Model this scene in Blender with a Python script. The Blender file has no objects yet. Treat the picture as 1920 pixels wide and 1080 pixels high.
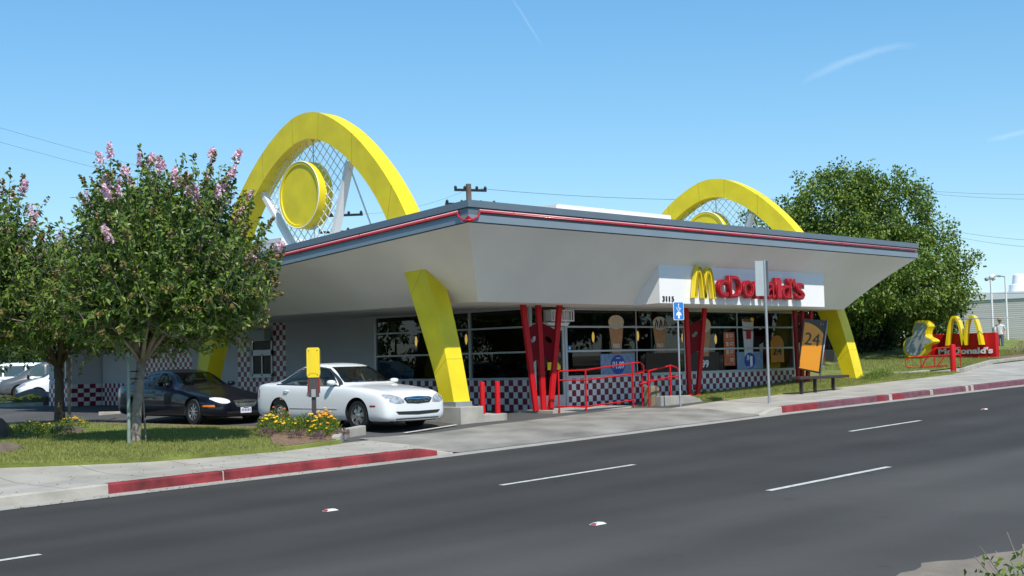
import bpy, bmesh, math, random
from mathutils import Vector, Matrix
from mathutils.bvhtree import BVHTree
random.seed(7)
R = math.radians
scene = bpy.context.scene
COL = scene.collection

# ---------------------------------------------------------------- camera
cam_d = bpy.data.cameras.new('camera')
cam = bpy.data.objects.new('camera', cam_d)
COL.objects.link(cam)
cam_d.sensor_width = 36
cam_d.lens = 46.02
cam_d.clip_end = 3000
cam.matrix_world = Matrix(((0.70276, -0.02317428, -0.71104946, -24.3316),
                           (-0.7110437, -0.05568414, -0.70093947, -23.3592),
                           (-0.02335041, 0.99817946, -0.05561051, 1.3),
                           (0, 0, 0, 1)))
scene.camera = cam

# ---------------------------------------------------------------- light
SUN = Vector((-0.42, -1.0, 1.42)).normalized()
ld = bpy.data.lights.new('sun', 'SUN')
ld.energy = 4.8
ld.angle = R(0.53)
ld.color = (1.0, 0.945, 0.85)
lo = bpy.data.objects.new('sun', ld)
COL.objects.link(lo)
lo.rotation_euler = SUN.to_track_quat('Z', 'Y').to_euler()
w = bpy.data.worlds.new("World")
scene.world = w
w.use_nodes = True
nt = w.node_tree
nt.nodes.clear()
out = nt.nodes.new('ShaderNodeOutputWorld')
bg = nt.nodes.new('ShaderNodeBackground')
sky = nt.nodes.new('ShaderNodeTexSky')
sky.sky_type = 'NISHITA'
sky.sun_disc = False
sky.sun_elevation = math.asin(SUN.z)
sky.sun_rotation = math.atan2(SUN.x, SUN.y)
sky.altitude = 100
sky.air_density = 1.0
sky.dust_density = 0.2
sky.ozone_density = 1.2
bg.inputs[1].default_value = SKY_STRENGTH = 0.15
# faint cirrus wisps in the sky
def NM(t, op, a, b=None, c=None):
    n = t.nodes.new('ShaderNodeMath'); n.operation = op
    for i, v in enumerate((a, b, c)):
        if v is None: continue
        if isinstance(v, (int, float)): n.inputs[i].default_value = v
        else: t.links.new(v, n.inputs[i])
    return n.outputs[0]
tc = nt.nodes.new('ShaderNodeTexCoord')
def vdot(v):
    n = nt.nodes.new('ShaderNodeVectorMath'); n.operation = 'DOT_PRODUCT'
    nt.links.new(tc.outputs['Generated'], n.inputs[0]); n.inputs[1].default_value = v
    return n.outputs['Value']
def wisp(d, along, L, W, amp, bend=0.0):
    d = Vector(d).normalized(); a = Vector(along); a = (a - d * a.dot(d)).normalized(); b = d.cross(a)
    u = vdot(a); v = vdot(b)
    v = NM(nt, 'SUBTRACT', v, NM(nt, 'MULTIPLY', NM(nt, 'MULTIPLY', u, u), bend))
    nz = nt.nodes.new('ShaderNodeTexNoise'); nz.inputs['Scale'].default_value = 60; nz.inputs['Detail'].default_value = 5
    nt.links.new(tc.outputs['Generated'], nz.inputs['Vector'])
    v = NM(nt, 'ADD', v, NM(nt, 'MULTIPLY', NM(nt, 'SUBTRACT', nz.outputs['Fac'], 0.5), W * 1.6))
    mu = NM(nt, 'MAXIMUM', NM(nt, 'SUBTRACT', 1.0, NM(nt, 'POWER', NM(nt, 'ABSOLUTE', NM(nt, 'DIVIDE', u, L)), 2.0)), 0.0)
    mv = NM(nt, 'MAXIMUM', NM(nt, 'SUBTRACT', 1.0, NM(nt, 'ABSOLUTE', NM(nt, 'DIVIDE', v, W))), 0.0)
    fr = NM(nt, 'GREATER_THAN', vdot(d), 0.5)
    return NM(nt, 'MULTIPLY', NM(nt, 'MULTIPLY', mu, mv), NM(nt, 'MULTIPLY', fr, amp))
def pix_dir(px, py):
    v = Vector((px - 960, -(py - 540), -2454.6)).normalized()
    return cam.matrix_world.to_3x3() @ v
d1 = pix_dir(1605, 108); d2 = pix_dir(1700, 75)
w1 = wisp(d1, d2 - d1, 0.045, 0.0035, 0.10, 3.0)
d3 = pix_dir(985, 36); d4 = pix_dir(1010, 75)
w2 = wisp(d3, d4 - d3, 0.026, 0.0012, 0.08)
d5 = pix_dir(1900, 252); d6 = pix_dir(1950, 240)
w3 = wisp(d5, d6 - d5, 0.02, 0.0025, 0.10)
ws = NM(nt, 'ADD', NM(nt, 'ADD', w1, w2), w3)
hue = nt.nodes.new('ShaderNodeHueSaturation')
hue.inputs['Saturation'].default_value = 1.28; hue.inputs['Hue'].default_value = .492
hue.inputs['Value'].default_value = 1.0
nt.links.new(sky.outputs[0], hue.inputs['Color'])
mx = nt.nodes.new('ShaderNodeMixRGB')
mx.inputs['Color2'].default_value = (9.0, 9.3, 9.6, 1)
nt.links.new(ws, mx.inputs['Fac'])
sz_ = nt.nodes.new('ShaderNodeSeparateXYZ'); nt.links.new(tc.outputs['Generated'], sz_.inputs[0])
rp = nt.nodes.new('ShaderNodeValToRGB'); rp.color_ramp.elements[0].color = (2.6, 4.9, 6.6, 1); rp.color_ramp.elements[1].color = (1.0, 2.9, 5.5, 1); rp.color_ramp.elements[1].position = .30
nt.links.new(sz_.outputs['Z'], rp.inputs[0])
flat_ = nt.nodes.new('ShaderNodeMixRGB'); flat_.inputs[0].default_value = .5
nt.links.new(hue.outputs[0], flat_.inputs[1]); nt.links.new(rp.outputs[0], flat_.inputs[2])
nt.links.new(flat_.outputs[0], mx.inputs['Color1'])
nt.links.new(mx.outputs[0], bg.inputs[0])
nt.links.new(bg.outputs[0], out.inputs[0])

vs = scene.view_settings
vs.view_transform = 'Standard'
vs.look = 'None'
vs.exposure = 0.08
vs.gamma = 1.0
scene.render.engine = 'CYCLES'
scene.cycles.max_bounces = 8
scene.cycles.transparent_max_bounces = 16

# ---------------------------------------------------------------- materials
def mat(name, col, rough=0.6, metal=0.0, spec=0.5, noise=None, bump=None, coat=0.0, rand=None, emit=None, trans=0.0):
    """noise=(scale, amount[, detail]) varies the colour; bump=(scale, strength); rand = second colour mixed per leaf/island"""
    m = bpy.data.materials.new(name); m.use_nodes = True
    t = m.node_tree; b = t.nodes['Principled BSDF']
    b.inputs['Base Color'].default_value = (*col, 1)
    b.inputs['Roughness'].default_value = rough
    b.inputs['Metallic'].default_value = metal
    b.inputs['Specular IOR Level'].default_value = spec
    b.inputs['Coat Weight'].default_value = coat
    b.inputs['Coat Roughness'].default_value = 0.04
    src = None
    c = t.nodes.new('ShaderNodeTexCoord')
    if rand:
        g = t.nodes.new('ShaderNodeNewGeometry'); r = t.nodes.new('ShaderNodeValToRGB')
        r.color_ramp.elements[0].color = (*col, 1); r.color_ramp.elements[1].color = (*rand, 1)
        t.links.new(g.outputs['Random Per Island'], r.inputs['Fac'])
        src = r.outputs[0]; t.links.new(src, b.inputs['Base Color'])
    if noise:
        n = t.nodes.new('ShaderNodeTexNoise'); n.inputs['Scale'].default_value = noise[0]
        n.inputs['Detail'].default_value = noise[2] if len(noise) > 2 else 5
        t.links.new(c.outputs['Object'], n.inputs['Vector'])
        h = t.nodes.new('ShaderNodeHueSaturation'); h.inputs['Color'].default_value = (*col, 1)
        if src: t.links.new(src, h.inputs['Color'])
        mr = t.nodes.new('ShaderNodeMapRange'); mr.inputs['From Min'].default_value = 0.25; mr.inputs['From Max'].default_value = 0.75
        mr.inputs['To Min'].default_value = 1 - noise[1]; mr.inputs['To Max'].default_value = 1 + noise[1]
        t.links.new(n.outputs['Fac'], mr.inputs['Value']); t.links.new(mr.outputs[0], h.inputs['Value'])
        t.links.new(h.outputs[0], b.inputs['Base Color'])
    if bump:
        n = t.nodes.new('ShaderNodeTexNoise'); n.inputs['Scale'].default_value = bump[0]; n.inputs['Detail'].default_value = 4
        t.links.new(c.outputs['Object'], n.inputs['Vector'])
        bp = t.nodes.new('ShaderNodeBump'); bp.inputs['Strength'].default_value = bump[1]; bp.inputs['Distance'].default_value = 0.02
        t.links.new(n.outputs['Fac'], bp.inputs['Height']); t.links.new(bp.outputs[0], b.inputs['Normal'])
    if emit:
        b.inputs['Emission Color'].default_value = (*emit[0], 1); b.inputs['Emission Strength'].default_value = emit[1]
    if trans:
        tr = t.nodes.new('ShaderNodeBsdfTranslucent'); ms = t.nodes.new('ShaderNodeMixShader'); ms.inputs[0].default_value = trans
        o = t.nodes['Material Output']
        tr.inputs[0].default_value = (col[0] * 1.6, col[1] * 1.6, col[2], 1)
        t.links.new(b.outputs[0], ms.inputs[1]); t.links.new(tr.outputs[0], ms.inputs[2]); t.links.new(ms.outputs[0], o.inputs[0])
    return m

def glass_mat(name, tint, refl_ior=1.5, base=0.04, rough=0.0):
    m = bpy.data.materials.new(name); m.use_nodes = True
    t = m.node_tree; t.nodes.clear()
    o = t.nodes.new('ShaderNodeOutputMaterial')
    tr = t.nodes.new('ShaderNodeBsdfTransparent'); tr.inputs[0].default_value = (*tint, 1)
    gl = t.nodes.new('ShaderNodeBsdfGlossy'); gl.inputs['Roughness'].default_value = rough
    fr = t.nodes.new('ShaderNodeFresnel'); ge = t.nodes.new('ShaderNodeNewGeometry')
    io = NM(t, 'ADD', NM(t, 'MULTIPLY', ge.outputs['Backfacing'], 1 / refl_ior - refl_ior), refl_ior); t.links.new(io, fr.inputs['IOR'])
    mx = t.nodes.new('ShaderNodeMixShader')
    t.links.new(fr.outputs[0], mx.inputs[0]); t.links.new(tr.outputs[0], mx.inputs[1]); t.links.new(gl.outputs[0], mx.inputs[2])
    t.links.new(mx.outputs[0], o.inputs[0])
    return m

M = {}
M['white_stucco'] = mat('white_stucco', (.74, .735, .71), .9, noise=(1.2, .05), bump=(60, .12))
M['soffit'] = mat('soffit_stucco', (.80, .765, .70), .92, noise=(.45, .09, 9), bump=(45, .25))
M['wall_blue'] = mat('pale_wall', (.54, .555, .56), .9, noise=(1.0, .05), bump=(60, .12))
M['sign_white'] = mat('sign_white', (.78, .78, .77), .7, noise=(1.5, .02))
M['yellow'] = mat('yellow_paint', (.78, .615, .012), .5, noise=(1.6, .13, 9), bump=(5, .12))
M['yellow_glossy'] = mat('yellow_plastic', (.82, .62, .015), .3, coat=.3)
M['fascia'] = mat('fascia_steel', (.16, .205, .24), .45, metal=.3, noise=(2.0, .06))
M['fascia_dark'] = mat('fascia_groove', (.035, .045, .055), .6)
M['fascia_light'] = mat('fascia_light_steel', (.23, .29, .335), .45, metal=.2, noise=(1.5, .06))
M['neon_red'] = mat('neon_red', (.42, .015, .03), .25, coat=.4)
M['neon_pink'] = mat('neon_pink', (.80, .33, .36), .3)
M['red'] = mat('red_paint', (.50, .006, .010), .5, spec=.3, noise=(3, .06))
M['red_letter'] = mat('red_letter', (.30, .004, .008), .35, spec=.4)
M['red_letter_side'] = mat('red_letter_side', (.14, .005, .01), .35)
M['shaded_red'] = mat('shaded_red_paint', (.15, .003, .008), .6, spec=.1)  # red column paint with its shade put into the colour, for the web plates
M['maroon'] = mat('maroon_tile', (.20, .008, .026), .35, noise=(3, .1))
M['white_tile'] = mat('white_tile', (.74, .73, .73), .3, noise=(3, .03))
M['alu'] = mat('aluminium', (.50, .53, .55), .4, metal=.5)
M['alu_dark'] = mat('dark_aluminium', (.25, .28, .3), .45, metal=.4)
M['steel'] = mat('galvanised_steel', (.42, .44, .45), .45, metal=.6, noise=(6, .1))
M['white_metal'] = mat('white_metal', (.75, .75, .75), .5)
M['black'] = mat('black_rubber', (.012, .012, .013), .7)
M['black_glossy'] = mat('black_glossy', (.01, .01, .011), .2)
M['chrome'] = mat('chrome', (.82, .83, .85), .12, metal=1.0)
M['rim'] = mat('alloy_rim', (.60, .61, .63), .25, metal=.85)
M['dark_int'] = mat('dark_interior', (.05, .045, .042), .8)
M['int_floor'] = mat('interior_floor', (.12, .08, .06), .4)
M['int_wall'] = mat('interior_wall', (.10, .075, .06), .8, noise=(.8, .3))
M['beige'] = mat('beige_cloth', (.42, .36, .28), .8)
M['glass'] = glass_mat('window_glass', (.42, .46, .46), 1.5)
M['glass_dark'] = glass_mat('car_glass', (.50, .56, .52), 1.45)
M['lens'] = mat('headlight_lens', (.42, .44, .46), .12, metal=.3, coat=1.0, noise=(14, .5))
M['lamp_on'] = mat('lamp_glow', (.9, .5, .1), .5, emit=((1.0, .55, .12), 3.0))
M['lamp_red'] = mat('tail_lamp', (.30, .008, .008), .15, coat=1)
M['amber'] = mat('amber_lens', (.75, .20, .01), .2, coat=.6)
M['plate'] = mat('number_plate', (.72, .74, .78), .4)
M['plate_blue'] = mat('plate_blue', (.03, .06, .25), .5)
M['concrete'] = mat('concrete', (.38, .355, .31), .9, noise=(2.5, .22, 10), bump=(30, .25))
M['concrete_old'] = mat('old_concrete', (.33, .315, .28), .9, noise=(3.0, .2, 8), bump=(30, .3))
M['wood'] = mat('weathered_wood', (.12, .075, .05), .85, noise=(8, .2))
M['pole_wood'] = mat('pole_wood', (.15, .115, .09), .9, noise=(3, .2))
M['bark'] = mat('tree_bark', (.24, .205, .17), .9, noise=(9, .35), bump=(22, .6))
M['bark_dark'] = mat('dark_bark', (.075, .058, .045), .9, noise=(5, .3), bump=(15, .6))
M['leaf'] = mat('myrtle_leaf', (.036, .090, .010), .4, rand=(.23, .33, .05), trans=.28)
M['leaf2'] = mat('broad_leaf', (.034, .088, .012), .5, rand=(.27, .36, .05), trans=.30)
M['leaf3'] = mat('far_leaf', (.035, .07, .018), .6, rand=(.09, .14, .035), trans=.18)
M['seed'] = mat('brown_seed_head', (.10, .065, .02), .8, rand=(.20, .18, .045))
M['blossom'] = mat('pink_blossom', (.66, .40, .56), .7, rand=(.85, .68, .76), trans=.2)
M['grass'] = mat('grass_blade', (.13, .165, .030), .7, rand=(.32, .32, .09), trans=.2)
M['soil'] = mat('bark_mulch', (.19, .12, .075), .95, noise=(14, .35, 8), bump=(25, .8))
M['dirt'] = mat('dry_dirt', (.20, .165, .125), .95, noise=(4, .2, 8), bump=(30, .5))
M['rock'] = mat('brown_rock', (.13, .10, .08), .9, noise=(3.5, .35, 8), bump=(7, .9))
M['flower_orange'] = mat('orange_flower', (.85, .28, .02), .7, rand=(.80, .45, .02))
M['flower_yellow'] = mat('yellow_flower', (.85, .62, .02), .7, rand=(.9, .5, .02))
M['flower_red'] = mat('coral_flower', (.65, .12, .05), .7, rand=(.5, .2, .1))
M['purple_plant'] = mat('purple_foliage', (.10, .05, .07), .8, rand=(.22, .15, .13))
M['skin'] = mat('skin', (.55, .33, .24), .6)
M['hair'] = mat('dark_hair', (.03, .02, .015), .7)
M['shirt'] = mat('blue_shirt', (.12, .22, .42), .8)
M['shirt_white'] = mat('white_shirt', (.65, .65, .66), .8)
M['jeans'] = mat('denim', (.06, .09, .16), .8)
M['hat'] = mat('straw_hat', (.35, .22, .1), .8)
M['kerb_faded'] = mat('faded_kerb_paint', (.15, .055, .075), .8, noise=(5, .35, 8), bump=(20, .3))
M['kerb_red'] = mat('red_kerb_paint', (.21, .022, .028), .8, noise=(3, .6, 12), bump=(20, .2))
M['white_line'] = mat('road_paint', (.50, .50, .46), .8, noise=(9, .3, 9))
M['marker'] = mat('road_marker_white', (.72, .70, .66), .5)
M['blue_sign'] = mat('blue_sign', (.03, .20, .60), .4)
M['white_paint'] = mat('white_paint', (.8, .8, .8), .5)
M['orange_poster'] = mat('orange_poster', (.50, .10, .03), .5, noise=(7, .25))
M['orange_panel'] = mat('amber_panel', (.72, .27, .008), .4)
M['banner_black'] = mat('black_print', (.012, .010, .010), .4)
M['cup_brown'] = mat('coffee_drink', (.45, .22, .10), .5, noise=(6, .2))
M['cup_cream'] = mat('cream_swirl', (.62, .48, .34), .6, noise=(12, .25))
M['cup_white'] = mat('white_cup', (.55, .55, .60), .5)
M['poster_blue'] = mat('pale_blue_poster', (.20, .28, .42), .6, noise=(8, .35))
M['poster_dots'] = mat('dark_bean_print', (.035, .018, .015), .6, noise=(30, .8))
M['round_blue'] = mat('deep_blue_print', (.015, .06, .38), .5)

def asphalt_mat(name, col, tracks):
    m = mat(name, col, .92, spec=.22, bump=(160, .25)); t = m.node_tree; b = t.nodes['Principled BSDF']
    c = t.nodes.new('ShaderNodeTexCoord')
    mp = t.nodes.new('ShaderNodeMapping'); mp.inputs['Scale'].default_value = (.12, 1.2, 1); t.links.new(c.outputs['Object'], mp.inputs[0])
    n1 = t.nodes.new('ShaderNodeTexNoise'); n1.inputs['Scale'].default_value = 1.0; n1.inputs['Detail'].default_value = 6
    t.links.new(mp.outputs[0], n1.inputs['Vector'])
    n2 = t.nodes.new('ShaderNodeTexNoise'); n2.inputs['Scale'].default_value = 90; n2.inputs['Detail'].default_value = 3
    t.links.new(c.outputs['Object'], n2.inputs['Vector'])
    n3 = t.nodes.new('ShaderNodeTexNoise'); n3.inputs['Scale'].default_value = .35; n3.inputs['Detail'].default_value = 8
    t.links.new(c.outputs['Object'], n3.inputs['Vector'])
    f = NM(t, 'ADD', NM(t, 'MULTIPLY', n1.outputs['Fac'], .35), NM(t, 'ADD', NM(t, 'MULTIPLY', n2.outputs['Fac'], .55), NM(t, 'MULTIPLY', n3.outputs['Fac'], .75)))
    f = NM(t, 'ADD', f, .17)
    if tracks:
        sy = t.nodes.new('ShaderNodeSeparateXYZ'); t.links.new(c.outputs['Object'], sy.inputs[0])
        q = NM(t, 'ADD', sy.outputs['Y'], NM(t, 'MULTIPLY', n3.outputs['Fac'], .6))
        f = NM(t, 'ADD', f, NM(t, 'MULTIPLY', NM(t, 'SINE', NM(t, 'MULTIPLY', q, 3.4)), .07))
        vo = t.nodes.new('ShaderNodeTexVoronoi'); vo.feature = 'DISTANCE_TO_EDGE'; vo.inputs['Scale'].default_value = .22
        mpv = t.nodes.new('ShaderNodeMapping'); mpv.inputs['Scale'].default_value = (.5, 1.4, 1); t.links.new(c.outputs['Object'], mpv.inputs[0])
        nd = t.nodes.new('ShaderNodeMixRGB'); nd.inputs[0].default_value = .12; t.links.new(mpv.outputs[0], nd.inputs[1]); t.links.new(n3.outputs['Color'], nd.inputs[2]); t.links.new(nd.outputs[0], vo.inputs['Vector'])
        crack = NM(t, 'LESS_THAN', vo.outputs['Distance'], .0022)
        sp = t.nodes.new('ShaderNodeTexNoise'); sp.inputs['Scale'].default_value = 2.2; sp.inputs['Detail'].default_value = 2; t.links.new(c.outputs['Object'], sp.inputs['Vector'])
        f = NM(t, 'SUBTRACT', f, NM(t, 'MULTIPLY', NM(t, 'GREATER_THAN', sp.outputs['Fac'], .73), .18))
    nf_ = t.nodes.new('ShaderNodeTexNoise'); nf_.inputs['Scale'].default_value = 260; nf_.inputs['Detail'].default_value = 1; t.links.new(c.outputs['Object'], nf_.inputs['Vector'])
    f = NM(t, 'ADD', f, NM(t, 'MULTIPLY', NM(t, 'GREATER_THAN', nf_.outputs['Fac'], .66), .5))
    if tracks:
        # the near side of the street is an older, paler strip of asphalt; boundary runs along the street
        sx = t.nodes.new('ShaderNodeSeparateXYZ'); t.links.new(c.outputs['Object'], sx.inputs[0])
        wv = NM(t, 'MULTIPLY', NM(t, 'SUBTRACT', n3.outputs['Fac'], .5), .5)
        yy = NM(t, 'ADD', NM(t, 'ADD', sx.outputs['Y'], wv), NM(t, 'MULTIPLY', sx.outputs['X'], .10))
        mr = t.nodes.new('ShaderNodeMapRange'); mr.interpolation_type = 'SMOOTHSTEP'
        mr.inputs['From Min'].default_value = -15.0; mr.inputs['From Max'].default_value = -14.2
        mr.inputs['To Min'].default_value = 1.45; mr.inputs['To Max'].default_value = 1.0
        t.links.new(yy, mr.inputs['Value'])
        f = NM(t, 'MULTIPLY', f, mr.outputs[0])
    vm = t.nodes.new('ShaderNodeVectorMath'); vm.operation = 'SCALE'; vm.inputs[0].default_value = col
    t.links.new(f, vm.inputs['Scale']); t.links.new(vm.outputs[0], b.inputs['Base Color'])
    return m
M['road'] = asphalt_mat('street_asphalt', (.047, .0445, .0415), True)
M['lot'] = asphalt_mat('lot_asphalt', (.085, .084, .084), False)

def concrete_jointed(name, col, step):
    m = mat(name, col, .9, noise=(1.3, .24, 12), bump=(35, .3)); t = m.node_tree; b = t.nodes['Principled BSDF']
    c = t.nodes.new('ShaderNodeTexCoord'); sx = t.nodes.new('ShaderNodeSeparateXYZ'); t.links.new(c.outputs['Object'], sx.inputs[0])
    fx = NM(t, 'FRACT', NM(t, 'DIVIDE', sx.outputs['X'], step))
    j = NM(t, 'LESS_THAN', fx, .018 / step * 1.4)
    old = b.inputs['Base Color'].links[0].from_socket
    mm = t.nodes.new('ShaderNodeMixRGB'); mm.inputs[2].default_value = (.13, .12, .10, 1)
    t.links.new(NM(t, 'MULTIPLY', j, .75), mm.inputs[0]); t.links.new(old, mm.inputs[1]); t.links.new(mm.outputs[0], b.inputs['Base Color'])
    return m
M['sidewalk'] = concrete_jointed('sidewalk_concrete', (.36, .335, .29), 1.5)
M['apron'] = mat('apron_concrete', (.225, .21, .185), .9, noise=(1.1, .42, 14), bump=(30, .4))
M['lawn'] = mat('lawn_turf', (.15, .18, .035), .95, noise=(1.6, .4, 10), bump=(40, .6))

# ---------------------------------------------------------------- mesh helpers
class MB:
    def __init__(s): s.v = []; s.f = []; s.m = []
    def add(s, vs_, fs, mi=0):
        o = len(s.v); s.v += [tuple(p) for p in vs_]; s.f += [tuple(i + o for i in f) for f in fs]; s.m += [mi] * len(fs)
    def box(s, a, b, mi=0):
        x0, y0, z0 = a; x1, y1, z1 = b
        s.add([(x0, y0, z0), (x1, y0, z0), (x1, y1, z0), (x0, y1, z0), (x0, y0, z1), (x1, y0, z1), (x1, y1, z1), (x0, y1, z1)],
              [(0, 3, 2, 1), (4, 5, 6, 7), (0, 1, 5, 4), (1, 2, 6, 5), (2, 3, 7, 6), (3, 0, 4, 7)], mi)
    def beam(s, p, q, w_, h_, up=(0, 0, 1), mi=0):
        p = Vector(p); q = Vector(q); d = (q - p).normalized(); up = Vector(up)
        if abs(d.dot(up)) > .98: up = Vector((0, 1, 0))
        a = d.cross(up).normalized() * w_ / 2; b = a.cross(d).normalized() * h_ / 2
        s.add([p - a - b, p + a - b, p + a + b, p - a + b, q - a - b, q + a - b, q + a + b, q - a + b],
              [(0, 3, 2, 1), (4, 5, 6, 7), (0, 1, 5, 4), (1, 2, 6, 5), (2, 3, 7, 6), (3, 0, 4, 7)], mi)
    def tube(s, pts, r, n=8, mi=0, cap=True):
        pts = [Vector(p) for p in pts]
        rs = r if isinstance(r, (list, tuple)) else [r] * len(pts)
        rings = []; prev = None
        for i, p in enumerate(pts):
            d = (pts[min(i + 1, len(pts) - 1)] - pts[max(i - 1, 0)])
            if d.length < 1e-9: d = Vector((0, 0, 1))
            d.normalize()
            if prev is None:
                a = d.cross(Vector((0, 0, 1)))
                if a.length < .05: a = d.cross(Vector((1, 0, 0)))
            else:
                a = prev - d * prev.dot(d)
            a.normalize(); prev = a; b = d.cross(a)
            rings.append([p + (a * math.cos(2 * math.pi * k / n) + b * math.sin(2 * math.pi * k / n)) * rs[i] for k in range(n)])
        vs_ = [q for rg in rings for q in rg]; fs = []
        for i in range(len(rings) - 1):
            for k in range(n):
                k2 = (k + 1) % n
                fs.append((i * n + k, i * n + k2, (i + 1) * n + k2, (i + 1) * n + k))
        if cap:
            fs.append(tuple(reversed(range(n)))); fs.append(tuple((len(rings) - 1) * n + k for k in range(n)))
        s.add(vs_, fs, mi)
    def prism(s, poly, fn, d0, d1, mi=0, mis=None):
        """poly: 2-D outline; fn(u, v, d) -> 3-D; extruded from depth d0 to d1"""
        n = len(poly)
        vs_ = [fn(u, v, d0) for u, v in poly] + [fn(u, v, d1) for u, v in poly]
        s.add(vs_, [tuple(range(n)), tuple(reversed(range(n, 2 * n)))], mi)
        o = len(s.v) - 2 * n
        for i in range(n):
            j = (i + 1) % n
            s.f.append((o + i, o + n + i, o + n + j, o + j)); s.m.append(mi if mis is None else mis)
    def lathe(s, prof, c, axis='z', n=20, mi=0, caps=True):
        """prof: (radius, height) list round an axis through c"""
        vs_ = []
        for r, h in prof:
            for k in range(n):
                a = 2 * math.pi * k / n; u, v = r * math.cos(a), r * math.sin(a)
                vs_.append({'z': (c[0] + u, c[1] + v, c[2] + h), 'x': (c[0] + h, c[1] + u, c[2] + v), 'y': (c[0] + v, c[1] + h, c[2] + u)}[axis])
        fs = []
        for i in range(len(prof) - 1):
            for k in range(n):
                k2 = (k + 1) % n; fs.append((i * n + k, i * n + k2, (i + 1) * n + k2, (i + 1) * n + k))
        if caps: fs.append(tuple(reversed(range(n)))); fs.append(tuple((len(prof) - 1) * n + k for k in range(n)))
        s.add(vs_, fs, mi)
    def strip(s, A, B, mi=0):
        """quads between two point rows"""
        n = len(A); o = len(s.v); s.v += [tuple(p) for p in A] + [tuple(p) for p in B]
        for i in range(n - 1): s.f.append((o + i, o + i + 1, o + n + i + 1, o + n + i)); s.m.append(mi)
    def band(s, outer, inner, fn, d0, d1, mi=0):
        """closed 4-sided tube between two 2-D curves, thick from d0 to d1"""
        n = len(outer); o = len(s.v)
        s.v += [tuple(fn(u, v, d0)) for u, v in outer] + [tuple(fn(u, v, d0)) for u, v in inner] + [tuple(fn(u, v, d1)) for u, v in outer] + [tuple(fn(u, v, d1)) for u, v in inner]
        for i in range(n - 1):
            j = i + 1
            for a, b in ((0, n), (n, 3 * n), (3 * n, 2 * n), (2 * n, 0)):
                s.f.append((o + a + i, o + a + j, o + b + j, o + b + i)); s.m.append(mi)
        for i in (0, n - 1):
            s.f.append((o + i, o + n + i, o + 3 * n + i, o + 2 * n + i)); s.m.append(mi)
    def build(s, name, mats, parent=None, smooth=False, fix=True, bevel=0.0, auto=None):
        me = bpy.data.meshes.new(name); me.from_pydata(s.v, [], s.f)
        if not isinstance(mats, (list, tuple)): mats = [mats]
        for m_ in mats: me.materials.append(m_)
        if len(mats) > 1:
            for i, p in enumerate(me.polygons): p.material_index = s.m[i]
        if fix and len(s.f) < 60000:
            bm = bmesh.new(); bm.from_mesh(me); bmesh.ops.recalc_face_normals(bm, faces=bm.faces)
            if bevel > 0:
                es = [e for e in bm.edges if len(e.link_faces) == 2 and e.calc_face_angle(0) > .6]
                bmesh.ops.bevel(bm, geom=es, offset=bevel, segments=2, affect='EDGES', profile=.6, clamp_overlap=True)
            bm.to_mesh(me); bm.free()
        if smooth:
            for p in me.polygons: p.use_smooth = True
            if auto: me.set_sharp_from_angle(angle=R(auto))
        ob = bpy.data.objects.new(name, me); COL.objects.link(ob)
        if parent: ob.parent = parent
        return ob

def tag(o, label=None, cat=None, group=None, kind=None):
    if label: o['label'] = label
    if cat: o['category'] = cat
    if group: o['group'] = group
    if kind: o['kind'] = kind
    return o
def thing(name, loc, rz=0, label=None, cat=None, group=None, scale=1.0):
    o = bpy.data.objects.new(name, None); COL.objects.link(o)
    o.location = loc; o.rotation_euler = (0, 0, rz); o.empty_display_size = .2
    if scale != 1.0: o.scale = (scale,) * 3
    return tag(o, label, cat, group)
def copy_tree(o, parent=None):
    c = o.copy(); COL.objects.link(c)
    if parent: c.parent = parent
    for ch in list(o.children): copy_tree(ch, c)
    return c
def interp(x, ks, vs_):
    if x <= ks[0]: return vs_[0]
    for i in range(len(ks) - 1):
        if x <= ks[i + 1]:
            t_ = (x - ks[i]) / (ks[i + 1] - ks[i]); return vs_[i] + (vs_[i + 1] - vs_[i]) * t_
    return vs_[-1]
def sinterp(x, ks, vs_):
    """smooth (Catmull-Rom style) interpolation"""
    n = len(ks)
    if x <= ks[0]: return vs_[0]
    if x >= ks[-1]: return vs_[-1]
    for i in range(n - 1):
        if x <= ks[i + 1]:
            h = ks[i + 1] - ks[i]; t_ = (x - ks[i]) / h
            def sl(j):
                if j == 0 or j == n - 1: 
                    a = 0 if j == 0 else n - 2
                    return (vs_[a + 1] - vs_[a]) / (ks[a + 1] - ks[a])
                s0 = (vs_[j] - vs_[j - 1]) / (ks[j] - ks[j - 1]); s1 = (vs_[j + 1] - vs_[j]) / (ks[j + 1] - ks[j])
                return 0 if s0 * s1 <= 0 else 2 * s0 * s1 / (s0 + s1)
            m0, m1 = sl(i) * h, sl(i + 1) * h
            return (2 * t_**3 - 3 * t_**2 + 1) * vs_[i] + (t_**3 - 2 * t_**2 + t_) * m0 + (-2 * t_**3 + 3 * t_**2) * vs_[i + 1] + (t_**3 - t_**2) * m1
_fonts = {}
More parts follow.
